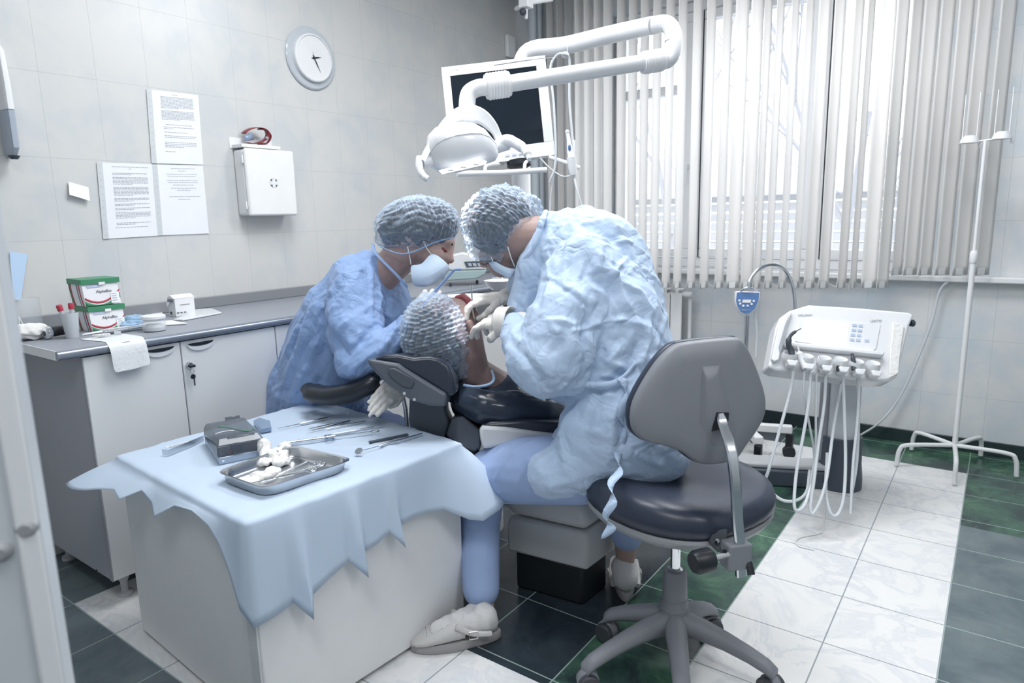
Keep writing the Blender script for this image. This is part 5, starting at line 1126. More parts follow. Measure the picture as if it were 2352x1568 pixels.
mk('seat_cushion', MB().loft([seatring(.491, .97), seatring(.505, 1.01), seatring(.525, 1.015), seatring(.545, .985, sag=.5), seatring(.556, .90, sag=.8), seatring(.556, .70, sag=1), seatring(.548, .45, sag=1), seatring(.545, .15, sag=.5)]), mat('navy_vinyl_seat', (.030, .038, .062), .34, bump=.03, bscale=250), stl, ang=80)
# backrest
bn = Vector((.70, -.70, .10)).normalized(); Bc = at(1610, 930, 1.68)
outl = [(1452, 960), (1458, 925), (1480, 880), (1512, 832), (1546, 797), (1575, 787), (1640, 779), (1690, 776), (1706, 784), (1722, 810), (1742, 858), (1757, 910), (1756, 950), (1740, 985), (1712, 1025), (1690, 1054), (1655, 1064), (1618, 1066), (1592, 1056), (1565, 1036), (1520, 1022), (1483, 1012), (1458, 990)]
P0 = [onp(x, y, Bc, bn) for x, y in outl]; c0_ = sum(P0, Vector()) / len(P0)
P0 = cr(P0 + [P0[0]], 3)[:-1]
def ring_(k, o, hollow=0): return [c0_ + (p - c0_) * k + bn * (o - hollow * ((p - c0_).dot(s2) ** 2)) for p in P0]
mk('backrest_shell', MB().loft([ring_(1.0, -.022), ring_(1.01, -.010), ring_(.995, .002), ring_(.955, .010), ring_(.7, .016), ring_(.35, .020), ring_(.05, .022)]), GS, stl, ang=60)
mk('backrest_cushion', MB().loft([ring_(.98, -.023), ring_(1.025, -.030), ring_(1.02, -.048), ring_(.96, -.062), ring_(.5, -.064), ring_(.05, -.06)]), mat('navy_vinyl_seat', (.045, .055, .085), .3), stl, ang=80)
ub = Vector((0, 0, 1)); ub = (ub - bn * ub.dot(bn)).normalized(); rb = ub.cross(bn).normalized()
if rb.dot(right) < 0: rb = -rb
def BP(x, y, o): return onp(x, y, Bc + bn * o, bn)
rg = MB(); rg.loft([[BP(x, y, .008) for x, y in ((1590, 985), (1608, 830), (1660, 826), (1705, 990), (1690, 1040), (1640, 1045))], [BP(x, y, .030) for x, y in ((1620, 960), (1620, 860), (1648, 856), (1672, 960), (1668, 985), (1635, 990))], [BP(x, y, .034) for x, y in ((1626, 950), (1624, 880), (1644, 876), (1664, 950), (1658, 960), (1640, 962))]]); mk('backrest_rib', rg, GS, stl, bev=.012, seg=4, ang=70)
mk('screw_recess', MB().lathe(BP(1611, 946, .012), bn, [(.0085, 0), (.0085, .004), (.005, .004), (.005, .002)], 20), DARK, stl)
mk('strut_slot', MB().prism([BP(x, y, .033) for x, y in ((1645, 946), (1673, 947), (1672, 965), (1655, 985), (1634, 990))], bn * .003), BLACK, stl, smooth=False)
# chrome strut
cs_ = cr([BP(1654, 950, .034), BP(1660, 975, .045), at(1680, 1040, 1.60), at(1690, 1120, 1.60), at(1694, 1200, 1.62), at(1700, 1260, 1.64), at(1702, 1322, 1.66)], 5)
sm = MB(); rings = []
for i, p in enumerate(cs_):
    t = (cs_[min(i + 1, len(cs_) - 1)] - cs_[max(i - 1, 0)]).normalized(); a = (rb - t * rb.dot(t)).normalized(); b2 = t.cross(a); w = .013 if i > 3 else .008 + .0015 * i
    rings.append([p + a * w + b2 * .004, p + a * w * .7 + b2 * .007, p - a * w * .7 + b2 * .007, p - a * w + b2 * .004, p - a * w - b2 * .004, p + a * w - b2 * .004])
mk('back_strut', sm.loft(rings), mat('satin_chrome', (.62, .64, .67), .22, 1), stl, ang=25)
kb_ = at(1690, 1272, 1.655); kR = Matrix((tuple(rb), tuple(bn), (0, 0, 1))).transposed()
mk('strut_clamp', MB().box(kb_, (.062, .052, .068), kR), GS, stl, bev=.006); mk('clamp_hole', MB().lathe(at(1664, 1266, 1.625), bn, [(.006, 0), (.006, .002)], 14), BLACK, stl)
mk('knob_shaft', MB().tube([at(1675, 1272, 1.63), at(1630, 1283, 1.61)], .006, 10), GREYL, stl)
mk('tension_knob', MB().lathe(at(1636, 1282, 1.61), at(1585, 1295, 1.59) - at(1636, 1282, 1.61), [(.022, 0), (.028, .006), (.029, .045), (.024, .054)], 14), BLACK, stl)
mk('tilt_lever', MB().tube([at(1712, 1268, 1.65), at(1720, 1290, 1.64), at(1726, 1320, 1.63)], [.005, .009, .010], 10, flat=.6), BLACK, stl)
mk('lever_bracket', MB().prism([at(1636, 1215, 1.68), at(1672, 1215, 1.68), at(1668, 1260, 1.66), at(1650, 1270, 1.66), at(1628, 1245, 1.68)], fwd * .03), DARK, stl, bev=.004); mk('pivot_bolt', MB().lathe(at(1646, 1241, 1.665), -fwd, [(.007, 0), (.006, .004)], 14), CHROME, stl)
mk('mechanism_box', MB().prism([at(1570, 1218, 1.76), at(1628, 1210, 1.76), at(1622, 1256, 1.75), at(1600, 1250, 1.75), at(1578, 1238, 1.76)], fwd * .08), GS, stl, bev=.004)
# ================================================================ dental chair
dc = empty('dental_chair', (-1.15, 2.3, 0), 'navy and grey dental chair carrying the reclined patient', 'dental chair')
def slabp(nm, pts, d, th, m, bev=.012, d2=None, par=None):
    n_ = len(pts); return mk(nm, MB().prism([T(x, y, d if not isinstance(d, (list, tuple)) else d[i]) for i, (x, y) in enumerate(pts)], fwd * th), m, par or dc, bev=bev, seg=3)
SH = mat('chair_shell_grey', (.085, .10, .125), .34); CUS = mat('navy_cushion', (.028, .036, .055), .30, bump=.02, bscale=200)
hs_ = slabp('headrest_shell', [(842, 823), (900, 832), (914, 834), (930, 846), (975, 874), (1026, 905), (1024, 934), (985, 932), (945, 920), (920, 905), (890, 884), (862, 856), (846, 838)], 2.12, .22, SH, .010)
slabp('side_inlay', [(890, 855), (893, 846), (906, 845), (945, 866), (952, 880), (945, 892), (925, 888), (898, 868)], 2.113, .012, mat('inlay_grey', (.06, .072, .092), .4), .004, par=hs_)
for x, y in ((929, 903), (952, 917)): mk('bolt', MB().lathe(T(x, y, 2.118), -fwd, [(.0055, 0), (.005, .003)], 14), CHROME, hs_)
slabp('headrest_cushion', [(856, 824), (882, 814), (912, 812), (950, 820), (985, 817), (1008, 822), (1030, 838), (1044, 868), (1048, 905), (1030, 912), (990, 885), (930, 850), (910, 838)], 2.14, .24, CUS, .02)
slabp('headrest_stem', [(940, 912), (1020, 905), (1024, 945), (1034, 968), (1028, 990), (1000, 1040), (985, 1052), (950, 1010), (938, 965)], 2.30, .12, SH, .010)
slabp('joint_block', [(1024, 1000), (1038, 958), (1064, 955), (1106, 990), (1104, 1030), (1090, 1038), (1060, 1030)], 2.27, .13, SH, .008)
slabp('joint_foot', [(1022, 1000), (1100, 1030), (1096, 1100), (1000, 1080), (985, 1030)], 2.31, .12, mat('chair_black', (.02, .026, .034), .4), .01)
slabp('back_cushion_edge', [(1095, 1000), (1100, 982), (1125, 968), (1200, 963), (1300, 968), (1400, 990), (1400, 1020), (1300, 1010), (1180, 1000)], 2.20, .34, CUS, .015)
slabp('back_shell', [(1100, 984), (1108, 978), (1160, 980), (1230, 990), (1320, 1000), (1400, 1012), (1400, 1060), (1250, 1030), (1180, 1022), (1110, 1032), (1103, 1010)], 2.19, .34, mat('chair_white', (.62, .63, .65), .35), .012)
# upholstery running away behind the doctor
h0 = Vector((-1.33, 1.95, .58)); cd2 = Vector((.26, .96, 0)).normalized(); cs2 = Vector((-cd2.y, cd2.x, 0))
def cush(nm, a, b2, w1, w2, th, m=CUS, bv=.03):
    mk(nm, MB().prism([a + cs2 * w1, a - cs2 * w1, b2 - cs2 * w2, b2 + cs2 * w2], (0, 0, -th)), m, dc, bev=bv, seg=4)
cush('seat_pad', h0, h0 + cd2 * .45 + Vector((0, 0, -.05)), .22, .24, .09); cush('leg_pad', h0 + cd2 * .46 + Vector((0, 0, -.05)), h0 + cd2 * 1.0 + Vector((0, 0, -.1)), .24, .18, .08)
cush('seat_frame', h0 + Vector((0, 0, -.10)), h0 + cd2 * .8 + Vector((0, 0, -.18)), .15, .14, .08, WHITE, .02)
# base
zb0 = .14; A, Bq, Cq = onz(1164, 1265, zb0), onz(1348, 1312, zb0), onz(1414, 1262, zb0); Dq = A + (Cq - Bq)
zt0 = .285
mk('base_box', MB().loft([[p.copy() for p in (A, Bq, Cq, Dq)], [p + Vector((0, 0, .10)) for p in (A, Bq, Cq, Dq)], [p.lerp((A + Cq) / 2, .06) + Vector((0, 0, .135)) for p in (A, Bq, Cq, Dq)]]), mat('base_grey_white', (.50, .51, .52), .4), dc, bev=.012, seg=3)
mid = (A + Cq) / 2
mk('base_cover', MB().loft([[p.lerp(mid, .05) + Vector((0, 0, .14)) for p in (A, Bq, Cq, Dq)], [p.lerp(mid, .02) + Vector((0, 0, .17)) for p in (A, Bq, Cq, Dq)], [p.lerp(mid, .22) + Vector((0, 0, .23)) for p in (A, Bq, Cq, Dq)]]), mat('base_grey_white', (.50, .51, .52), .4), dc, bev=.02, seg=4)
mk('base_slot', MB().prism([T(x, y, dep(A) - .03) for x, y in ((1190, 1166), (1285, 1167), (1278, 1178), (1240, 1180), (1205, 1173))], fwd * .05), BLACK, dc, bev=.003)
mk('plinth', MB().prism([p.lerp(mid, .16) * 1.0 - Vector((0, 0, zb0)) for p in (A, Bq, Cq, Dq)], (0, 0, zb0)), mat('plinth_black', (.012, .016, .02), .5), dc, bev=.01)
mk('lift_column', MB().tube([Vector((mid.x, mid.y + .15, .3)), Vector((h0.x + .08, h0.y + .35, .42))], .09, 20), DARK, dc)
# ================================================================ assistant's stool with its torso rest
as_ = empty('assistant_stool', (-1.98, 1.93, 0), 'black assistant stool with a curved padded torso rest behind the draped cabinet', 'stool')
ap = T(700, 960, 2.72); 
mk('torso_rest', MB().tube(cr([T(708, 892, 2.50), T(735, 906, 2.42), T(790, 905, 2.36), T(845, 885, 2.34), T(862, 868, 2.36)], 5), [.030, .045, .048, .045, .028], 16, flat=.75), mat('black_vinyl', (.014, .018, .026), .35), as_, ang=70)
mk('seat', MB().lathe(T(765, 1030, 2.86), (0, 0, 1), [(.12, -.02), (.15, 0), (.16, .04), (.13, .06)], 32), mat('black_vinyl', (.014, .018, .026), .35), as_)
cc_ = T(765, 1030, 2.86); mk('column', MB().tube([(cc_.x, cc_.y, .06), (cc_.x, cc_.y, cc_.z - .02)], .025, 16), CHROME, as_)
for k in range(5): a = math.radians(72 * k + 20); e_ = Vector((cc_.x + .19 * math.cos(a), cc_.y + .19 * math.sin(a), .055)); l_ = mk('leg', MB().tube([(cc_.x, cc_.y, .09), e_], [.025, .016], 10), DARK, as_); mk('castor', MB().tube([e_ + Vector((-.01, 0, -.028)), e_ + Vector((.012, 0, -.028))], .027, 14), BLACK, l_)
mk('rest_post', MB().tube([T(925, 905, 2.5), T(932, 940, 2.5), T(936, 985, 2.5)], .0085, 12), STEEL, as_); mk('rest_arm', MB().tube(cr([T(850, 890, 2.4), T(890, 900, 2.45), T(925, 908, 2.5)], 4), .010, 10), DARK, as_)
mk('rest_link', MB().tube([T(936, 985, 2.5), cc_ - Vector((0, 0, .06))], .010, 10), DARK, as_)
# ================================================================ cuspidor bowl and cup behind the patient
cb2 = empty('cuspidor', (-1.93, 2.35, 0), 'white glossy cuspidor bowl behind the patient', 'cuspidor')
bc = T(1075, 695, 2.72)
mk('bowl', MB().lathe(bc, (0, 0, 1), [(.03, -.06), (.09, -.05), (.135, -.01), (.15, .02), (.145, .022), (.12, -.005), (.04, -.03), (.01, -.032)], 40), LAMPW, cb2)
mk('pedestal', MB().lathe((bc.x, bc.y, 0), (0, 0, 1), [(.12, 0), (.12, .08), (.08, .2), (.06, bc.z - .1), (.05, bc.z - .05)], 28), WHITE, cb2); mk('filler_spout', MB().tube(cr([bc + Vector((.1, .1, .0)), bc + Vector((.1, .1, .09)), bc + Vector((.07, .07, .1))], 4), .006, 8), CHROME, cb2)
q = T(1150, 655, 2.6); cc2 = tag(mk('round_dish', MB().lathe(q, (0, 0, 1), [(.03, -.02), (.055, 0), (.065, .02), (.062, .02), (.045, .0)], 28), WHITE), 'shallow round white dish on the tray behind the doctor’s hands', 'dish')
tr2 = tag(mk('side_tray', MB().tube([T(1130, 672, 2.6), T(1250, 668, 2.6)], .05, 12, flat=.15, up=(0, 0, 1)).tube([T(1250, 668, 2.6), Vector((PX, PY, T(1250, 668, 2.6).z - .01))], .012, 8), WHITE), 'small white side tray holding the round dish', 'tray')
# ================================================================ people
CR = Matrix((tuple(right), tuple(-down), tuple(-fwd))).transposed()   # columns: image right, image up, towards camera
def rotz_img(deg):
    a = math.radians(deg); return CR @ Matrix(((math.cos(a), -math.sin(a), 0), (math.sin(a), math.cos(a), 0), (0, 0, 1)))
def ch(mb, lst, n=16):
    mb.chain([T(x, y, d) for x, y, d, r in lst], [r * d / FPX for x, y, d, r in lst], n); return mb
def ell(mb, x, y, d, rx, ry, rz, deg=0, n=28, m=20):
    k = d / FPX; mb.sph(T(x, y, d), (rx * k, ry * k, rz * k), rotz_img(deg), n, m); return mb
# fabrics
def gown_mat(name, col, tl=.25, seed=0):
    m = bpy.data.materials.new(name); m.use_nodes = True; nt = m.node_tree; b = nt.nodes['Principled BSDF']; L = nt.links.new
    tc = nt.nodes.new('ShaderNodeTexCoord'); vec = tc.outputs['Object']
    n1 = nt.nodes.new('ShaderNodeTexNoise'); n1.inputs['Scale'].default_value = 3.5; n1.inputs['Detail'].default_value = 3; L(vec, n1.inputs['Vector'])
    mixv = nt.nodes.new('ShaderNodeMix'); mixv.data_type = 'VECTOR'; mixv.inputs[0].default_value = .22; L(vec, mixv.inputs[4]); L(n1.outputs[1], mixv.inputs[5])
    hs = []
    for sc_, st in ((5, .6), (11, .3), (28, .08)):
        v = nzs(nt, mixv.outputs[1], sc_, 2, .5, .6); hs.append(mth(nt, 'MULTIPLY', mth(nt, 'ABSOLUTE', mth(nt, 'SUBTRACT', v, .5)), st))
    h = mth(nt, 'ADD', mth(nt, 'ADD', hs[0], hs[1]), hs[2])
    bp = nt.nodes.new('ShaderNodeBump'); bp.inputs['Strength'].default_value = 1.0; bp.inputs['Distance'].default_value = .06; L(h, bp.inputs['Height']); L(bp.outputs[0], b.inputs['Normal'])
    b.inputs['Base Color'].default_value = col + (1,); b.inputs['Roughness'].default_value = .62; b.inputs['Sheen Weight'].default_value = .15
    tr = nt.nodes.new('ShaderNodeBsdfTranslucent'); tr.inputs[0].default_value = col + (1,); L(bp.outputs[0], tr.inputs[1]) if False else None
    ms = nt.nodes.new('ShaderNodeMixShader'); ms.inputs[0].default_value = tl; L(b.outputs[0], ms.inputs[1]); L(tr.outputs[0], ms.inputs[2]); L(ms.outputs[0], nt.nodes['Material Output'].inputs[0]); return m
GOWN_A = gown_mat('gown_deep_blue', (.26, .39, .66), .10); GOWN_D = gown_mat('gown_pale_blue', (.52, .66, .86), .10)
TROU = mat('trouser_blue', (.31, .41, .64), .7, vary=.05, bump=.05, bscale=200)
CAPM = bpy.data.materials.new('cap_film'); CAPM.use_nodes = True; nt = CAPM.node_tree; b = nt.nodes['Principled BSDF']
b.inputs['Base Color'].default_value = (.60, .74, .92, 1); b.inputs['Roughness'].default_value = .26
fr_n = nt.nodes.new('ShaderNodeLayerWeight'); fr_n.inputs[0].default_value = .35; al = mth(nt, 'MULTIPLY_ADD', fr_n.outputs[1], .66, .18); nt.links.new(al, b.inputs['Alpha'])
MASK = mat('mask_blue_white', (.62, .74, .90), .7, vary=.02, bump=.05, bscale=200, sss=.1); SOCK = mat('white_sock', (.62, .61, .61), .9, vary=.03, bump=.3, bscale=220)
CLOG = mat('clog_leather', (.52, .51, .50), .5, vary=.05); SOLE = mat('clog_sole', (.34, .33, .33), .6)
def crinkle(center, axis, amp=.0028, strips=34, step=.012, seed=0):
    """cap pleats: strips running from the pole, each with short cross ridges"""
    c = np.array(center); a = np.array(Vector(axis).normalized()); t0 = np.array(Vector(axis).orthogonal().normalized()); t1 = np.cross(a, t0)
    def f(p, n):
        q = p - c; z = q @ a; x = q @ t0; y = q @ t1; r = np.sqrt(x * x + y * y + z * z); th = np.arccos(np.clip(z / r, -1, 1)); az = np.arctan2(y, x) + .12 * np.sin(th * 5)
        s = az / (2 * np.pi) * strips; k = np.floor(s); fr = s - k; ph = (np.sin(k * 12.9898 + seed) * 43758.5453) % 1
        al_ = th * r / step + ph; tri = np.abs((al_ % 1) - .5) * 2
        w = np.sin(np.pi * fr) ** .5; return amp * (w * tri ** 1.6 * 1.3 - .6 * (1 - w)) * np.clip(np.sin(th) * 2, .3, 1)
    return f
def both(*fs): return lambda co, no, me: sum(f(co, no, me) for f in fs)
def add_disp(*fs): return lambda p, n: sum(f(p, n) for f in fs)
# ---------------------------------------------------------------- gloved hand
def hand(name, wrist, fdir, pnorm, side, curl, parent, s=1.0, m=None, spread=.12, thumb=.6, curls=None):
    """wrist point, finger direction, palm-facing direction, side: +1 thumb on cross(f, p) side"""
    f = Vector(fdir).normalized(); p = Vector(pnorm); p = (p - f * p.dot(f)).normalized(); t = f.cross(p) * side; s = s * 1.0
    mb = MB(); Wp = Vector(wrist)
    def at_(a, b2, c_): return Wp + f * (a * s) + t * (b2 * s) + p * (c_ * s)
    mb.chain([at_(-.07, 0, 0), at_(-.03, 0, 0), at_(0, 0, 0)], [.030 * s, .028 * s, .026 * s])
    for k, b2 in enumerate((.028, .010, -.009, -.026)): mb.chain([at_(.0, b2 * .55, 0), at_(.045, b2 * .9, .0), at_(.085 - abs(b2 - .01) * .25, b2, 0)], [.020 * s, .0165 * s, .0135 * s])
    L4 = (.074, .084, .078, .060)
    for k, b2 in enumerate((.030, .010, -.010, -.028)):
        c_ = (curls[k] if curls else curl * (1 + .12 * k)); base = at_(.088 - abs(b2 - .01) * .3, b2, 0); d0 = (f + t * (spread * (1.2 - k * .8))).normalized(); pts = [base]; ang = c_ * .5; q = base
        for j, fr in enumerate((.46, .30, .24)):
            d_ = (d0 * math.cos(ang) + p * math.sin(ang)); q = q + d_ * L4[k] * fr * s; pts.append(q); ang += c_ * (.75 if j == 0 else .5)
        mb.chain(pts, [.0108 * s, .0098 * s, .009 * s, .0078 * s], 10)
    b0 = at_(.018, .024, .008); k1 = at_(.045, .048, .016 + .012 * thumb); k2 = at_(.070, .050 - .018 * thumb, .026 + .022 * thumb); k3 = at_(.092, .044 - .030 * thumb, .030 + .030 * thumb)
    mb.chain([b0, k1, k2, k3], [.017 * s, .0135 * s, .0115 * s, .0085 * s], 10)
    return blob(name, mb, m or GLOVE, .0026, 4, parent, disp=crumple(11, .0012, 22, 5, .01, 20), fac=.5)
# ================================================================ assistant (left)
AO = T(700, 1010, 2.75); AO.z = 0
body = MB()
ch(body, [(962, 535, 2.52, 52), (985, 560, 2.52, 46), (1000, 590, 2.50, 36), (1000, 620, 2.50, 24)]); ch(body, [(945, 560, 2.52, 50), (905, 605, 2.55, 40), (865, 640, 2.58, 44), (820, 720, 2.62, 70), (760, 860, 2.76, 75), (745, 960, 2.90, 65)])
ell(body, 972, 540, 2.52, 62, 62, 52, -20)
ch(body, [(1026, 560, 2.50, 20), (1030, 584, 2.49, 12), (1036, 598, 2.485, 8)], 10)      # brow, nose
ch(body, [(1034, 552, 2.50, 12), (1028, 556, 2.47, 10)], 10)
ch(body, [(938, 540, 2.44, 12), (938, 552, 2.44, 9)], 10)                               # ear
ch(body, [(830, 700, 2.5, 40), (830, 830, 2.42, 30), (905, 800, 2.40, 24), (940, 735, 2.42, 16)]); ch(body, [(880, 690, 2.7, 35), (935, 780, 2.62, 26), (930, 880, 2.45, 18)])
ch(body, [(745, 960, 2.90, 62), (850, 983, 2.76, 26), (945, 1008, 2.63, 22), (930, 1200, 2.76, 18), (930, 1290, 2.82, 17)])
pa = blob('person', body, SKIN, .0055, 5, org=AO); tag(pa, 'masked assistant in a deep blue gown leaning over from the left', 'person')
eye = MB(); ell(eye, 1018, 573, 2.464, 11, 4.5, 5, -25, 12, 8); mk('closed_eyelid', eye, mat('eyelid_red', (.20, .05, .05), .5), pa)
sh_ = MB(); ch(sh_, [(1010, 556, 2.463, 3), (1024, 552, 2.465, 4), (1038, 561, 2.478, 3)], 8); mk('eyebrow', sh_, HAIR, pa)
hr = MB(); ell(hr, 960, 522, 2.51, 90, 61, 62, 6); blob('hair', hr, HAIR, .006, 3, pa, disp=crumple(2, .003, 25))
cp = MB(); ell(cp, 958, 517, 2.50, 98, 65, 70, 6); ch(cp, [(885, 545, 2.52, 24), (960, 545, 2.47, 30), (1030, 525, 2.5, 24)]); cc_ = T(958, 520, 2.5)
blob('bouffant_cap', cp, CAPM, .0034, 5, pa, disp=add_disp(crinkle(cc_, right * .95 - down * .15 + fwd * .1, .0036, 30, .0125), crumple(4, .003, 14)))
bd = MB(); bd.tube(cr([T(872, 566, 2.45), T(915, 582, 2.425), T(950, 578, 2.425), T(1000, 556, 2.44), T(1045, 545, 2.47)], 5), [.0022, .003, .003, .003, .0022], 8); mk('cap_elastic', bd, mat('elastic_blue', (.30, .45, .70), .6, bump=.6, bscale=200), pa)
# mask: pleated panel
def mask_panel(rows, par, name='face_mask'):
    R_ = [[T(x, y, d) for x, y, d in r] for r in rows]; return mk(name, MB().grid(R_), MASK, par, solid=.002, sub=2)
mk_a = mask_panel([[(942, 606, 2.44), (962, 609, 2.43), (975, 600, 2.425), (985, 582, 2.43), (1000, 582, 2.45)],
            [(942, 622, 2.43), (965, 618, 2.415), (985, 612, 2.41), (1005, 600, 2.415), (1016, 594, 2.44)],
            [(944, 640, 2.43), (970, 640, 2.405), (992, 632, 2.395), (1015, 618, 2.41), (1030, 606, 2.44)],
            [(948, 654, 2.44), (975, 656, 2.42), (996, 650, 2.41), (1016, 636, 2.42), (1034, 616, 2.45)],
            [(955, 658, 2.47), (975, 660, 2.46), (994, 656, 2.45), (1018, 640, 2.46), (1034, 618, 2.47)]], pa)
mk('ear_loop', MB().tube([T(936, 566, 2.43), T(941, 590, 2.43), T(944, 607, 2.44)], .0018, 6), WHITE, pa); mk('ear_loop', MB().tube([T(972, 552, 2.44), T(980, 570, 2.43), T(990, 584, 2.43)], .0018, 6), WHITE, pa)
g = MB(); D_ = 2.6
ch(g, [(850, 622, 2.57, 50), (825, 660, 2.58, 78), (790, 730, 2.63, 102), (765, 820, 2.70, 110), (742, 895, 2.80, 112), (735, 955, 2.90, 100)])
ch(g, [(705, 880, 2.78, 84), (690, 945, 2.86, 82)]); ch(g, [(850, 660, 2.62, 62), (880, 720, 2.62, 58), (860, 820, 2.62, 60)])
ch(g, [(815, 660, 2.50, 62), (815, 760, 2.42, 66), (822, 826, 2.38, 52), (880, 800, 2.38, 44), (915, 775, 2.40, 34), (935, 745, 2.42, 24)]); ch(g, [(880, 660, 2.68, 50), (918, 720, 2.66, 38), (935, 790, 2.6, 32), (928, 850, 2.45, 26)])
def dirfold(axis, seed, amp, fr):
    c = crumple(seed, amp, fr, 6, .02, 4); a = np.array(Vector(axis).normalized())
    def f(p, n=None): q = p - np.outer(p @ a, a) * .75; return c(q)
    return f
fa_ = crumple(31, .004, 3.5, 6)
ca_ = folds([([(848, 589), (855, 661), (852, 747)], .008, .016), ([(842, 606), (793, 675), (759, 730)], .012, .025), ([(804, 620), (765, 670), (725, 723)], .012, .028), ([(694, 723), (675, 770), (656, 816)], .009, .02), ([(742, 720), (766, 778), (800, 816)], -.016, .035),
    ([(852, 702), (793, 740), (766, 778)], .010, .02), ([(866, 675), (897, 730)], .012, .022), ([(883, 720), (855, 771)], .012, .022), ([(773, 627), (821, 647)], .005, .014), ([(742, 660), (690, 740), (660, 840)], -.010, .03), ([(720, 700), (680, 800), (650, 900)], .010, .025), ([(740, 760), (700, 850), (665, 930)], .012, .03), ([(770, 800), (730, 880), (700, 930)], -.012, .03),
    ([(800, 860), (830, 830), (870, 800)], .012, .022), ([(780, 840), (810, 800), (850, 775)], -.010, .022), ([(890, 790), (905, 740)], .009, .018), ([(870, 810), (900, 770), (925, 740)], .010, .018), ([(905, 620), (915, 680), (905, 720)], -.008, .02), ([(890, 610), (900, 660)], .008, .016), ([(930, 650), (935, 700), (920, 730)], .008, .016)],
    150, 3, T(680, 920, 2.7) - T(830, 620, 2.55), .0085, .07, .26, (.009, .024), .45)
blob('gown', g, GOWN_A, .0046, 13, pa, disp=fa_, creases=both(ca_, folds([], 110, 13, T(680, 920, 2.7) - T(830, 620, 2.55), .0032, .08, .28, (.005, .008), .5)))
ne = MB(); ne.tube(cr([T(856, 560, 2.50), T(862, 580, 2.47), T(880, 600, 2.46), T(910, 630, 2.46), T(936, 660, 2.48)], 5), .006, 8, flat=.5); mk('gown_collar', ne, GOWN_A, pa)
tr_ = MB(); ch(tr_, [(760, 975, 2.88, 66), (860, 985, 2.74, 50), (950, 1010, 2.63, 40), (935, 1120, 2.70, 32), (930, 1240, 2.78, 30)]); blob('trousers', tr_, TROU, .007, 5, pa, disp=crumple(8, .003, 5), creases=folds([], 30, 6, right, .006, .06, .18))
hand('glove', T(948, 728, 2.41), T(985, 690, 2.38) - T(948, 728, 2.41), fwd - down * .3, -1, .9, pa, .95)
hand('glove', T(918, 872, 2.36), T(868, 925, 2.30) - T(918, 872, 2.36), fwd, 1, .22, pa, .95, curls=(.12, .16, .20, .25), thumb=.1, spread=-.03)
ft_ = MB(); ft_.chain([onz(930, 1330, .05), onz(960, 1345, .04)], [.045, .035]); blob('shoe', ft_, CLOG, .006, 3, pa)
# suction tube held by the assistant
tag(mk('suction_tube', MB().tube(cr([T(968, 705, 2.36), T(1005, 662, 2.36), T(1036, 628, 2.36), T(1044, 620, 2.36), T(1060, 619, 2.36)], 5), .0045, 12), mat('suction_blue', (.25, .38, .70), .3)), 'bent blue suction tube held between the assistant and patient', 'tube')
# ================================================================ patient
po = T(1100, 900, 2.35); body = MB()
ell(body, 1012, 782, 2.34, 72, 82, 66, 10); ch(body, [(1030, 725, 2.34, 42), (1050, 715, 2.335, 34), (1066, 745, 2.33, 36), (1072, 780, 2.325, 38), (1078, 815, 2.33, 38), (1086, 855, 2.36, 40), (1140, 900, 2.42, 52), (1220, 940, 2.50, 62), (1330, 960, 2.62, 66)])
ch(body, [(1060, 705, 2.34, 18), (1071, 697, 2.33, 9), (1078, 692, 2.325, 6)], 10); ch(body, [(1086, 722, 2.32, 14), (1096, 738, 2.32, 12)], 10)
ch(body, [(1078, 742, 2.272, 10), (1084, 756, 2.268, 9), (1082, 768, 2.27, 7)], 10)
ch(body, [(1330, 960, 2.62, 66), (1480, 930, 2.95, 55), (1560, 880, 3.15, 40)]); ch(body, [(1180, 900, 2.5, 40), (1280, 960, 2.42, 32), (1330, 975, 2.5, 26)])
pp = blob('person', body, mat('skin_patient_shaded', (.24, .165, .155), .5, vary=.15, nscale=25, sss=.08), .005, 5, org=(po.x, po.y, po.z - .15)); tag(pp, 'reclined patient in a blue cap lying back on the headrest', 'person')  # skin colour darkened to carry the shadow on face and neck
lp = MB(); ch(lp, [(1050, 684, 2.32, 6), (1064, 682, 2.32, 9), (1074, 690, 2.318, 9), (1078, 706, 2.318, 8)], 12); blob('lips', lp, mat('lip_red', (.22, .05, .06), .35), .0024, 3, pp)
hr = MB(); ell(hr, 1004, 788, 2.33, 74, 84, 68, 10); blob('hair', hr, HAIR, .006, 3, pp, disp=crumple(2, .003, 25))
cp = MB(); ell(cp, 1005, 774, 2.33, 84, 101, 80, 14); ch(cp, [(985, 700, 2.33, 28), (1050, 830, 2.33, 42)]); cc_ = T(1005, 774, 2.33)
blob('bouffant_cap', cp, CAPM, .0032, 5, pp, disp=add_disp(crinkle(cc_, -down * .93 - right * .2 - fwd * .25, .0042, 26, .0135, 3), crumple(6, .003, 14)))
rim = cr([T(1040, 690, 2.29), T(1062, 720, 2.27), T(1078, 760, 2.26), T(1092, 800, 2.26), T(1094, 840, 2.26), T(1072, 872, 2.26), T(1052, 872, 2.27)], 5)
DRK = mat('dark_shiny_cape', (.030, .042, .065), .22, vary=.2, nscale=8, bump=.25, bscale=14)
cl = MB(); ch(cl, [(1080, 925, 2.38, 46), (1130, 925, 2.40, 62), (1180, 925, 2.42, 70), (1240, 935, 2.48, 72), (1330, 950, 2.60, 76)]); ch(cl, [(1075, 920, 2.31, 36), (1110, 935, 2.27, 40), (1160, 940, 2.26, 42), (1240, 945, 2.30, 44), (1320, 960, 2.44, 44)]); ch(cl, [(1050, 905, 2.33, 26), (1100, 880, 2.36, 26)])
blob('cape', cl, DRK, .006, 7, pp, creases=folds([([(1110, 890), (1200, 905), (1290, 930)], .006, .02), ([(1130, 930), (1220, 950)], .006, .02)], 60, 12, right, .0045, .06, .2, (.010, .022), .5))
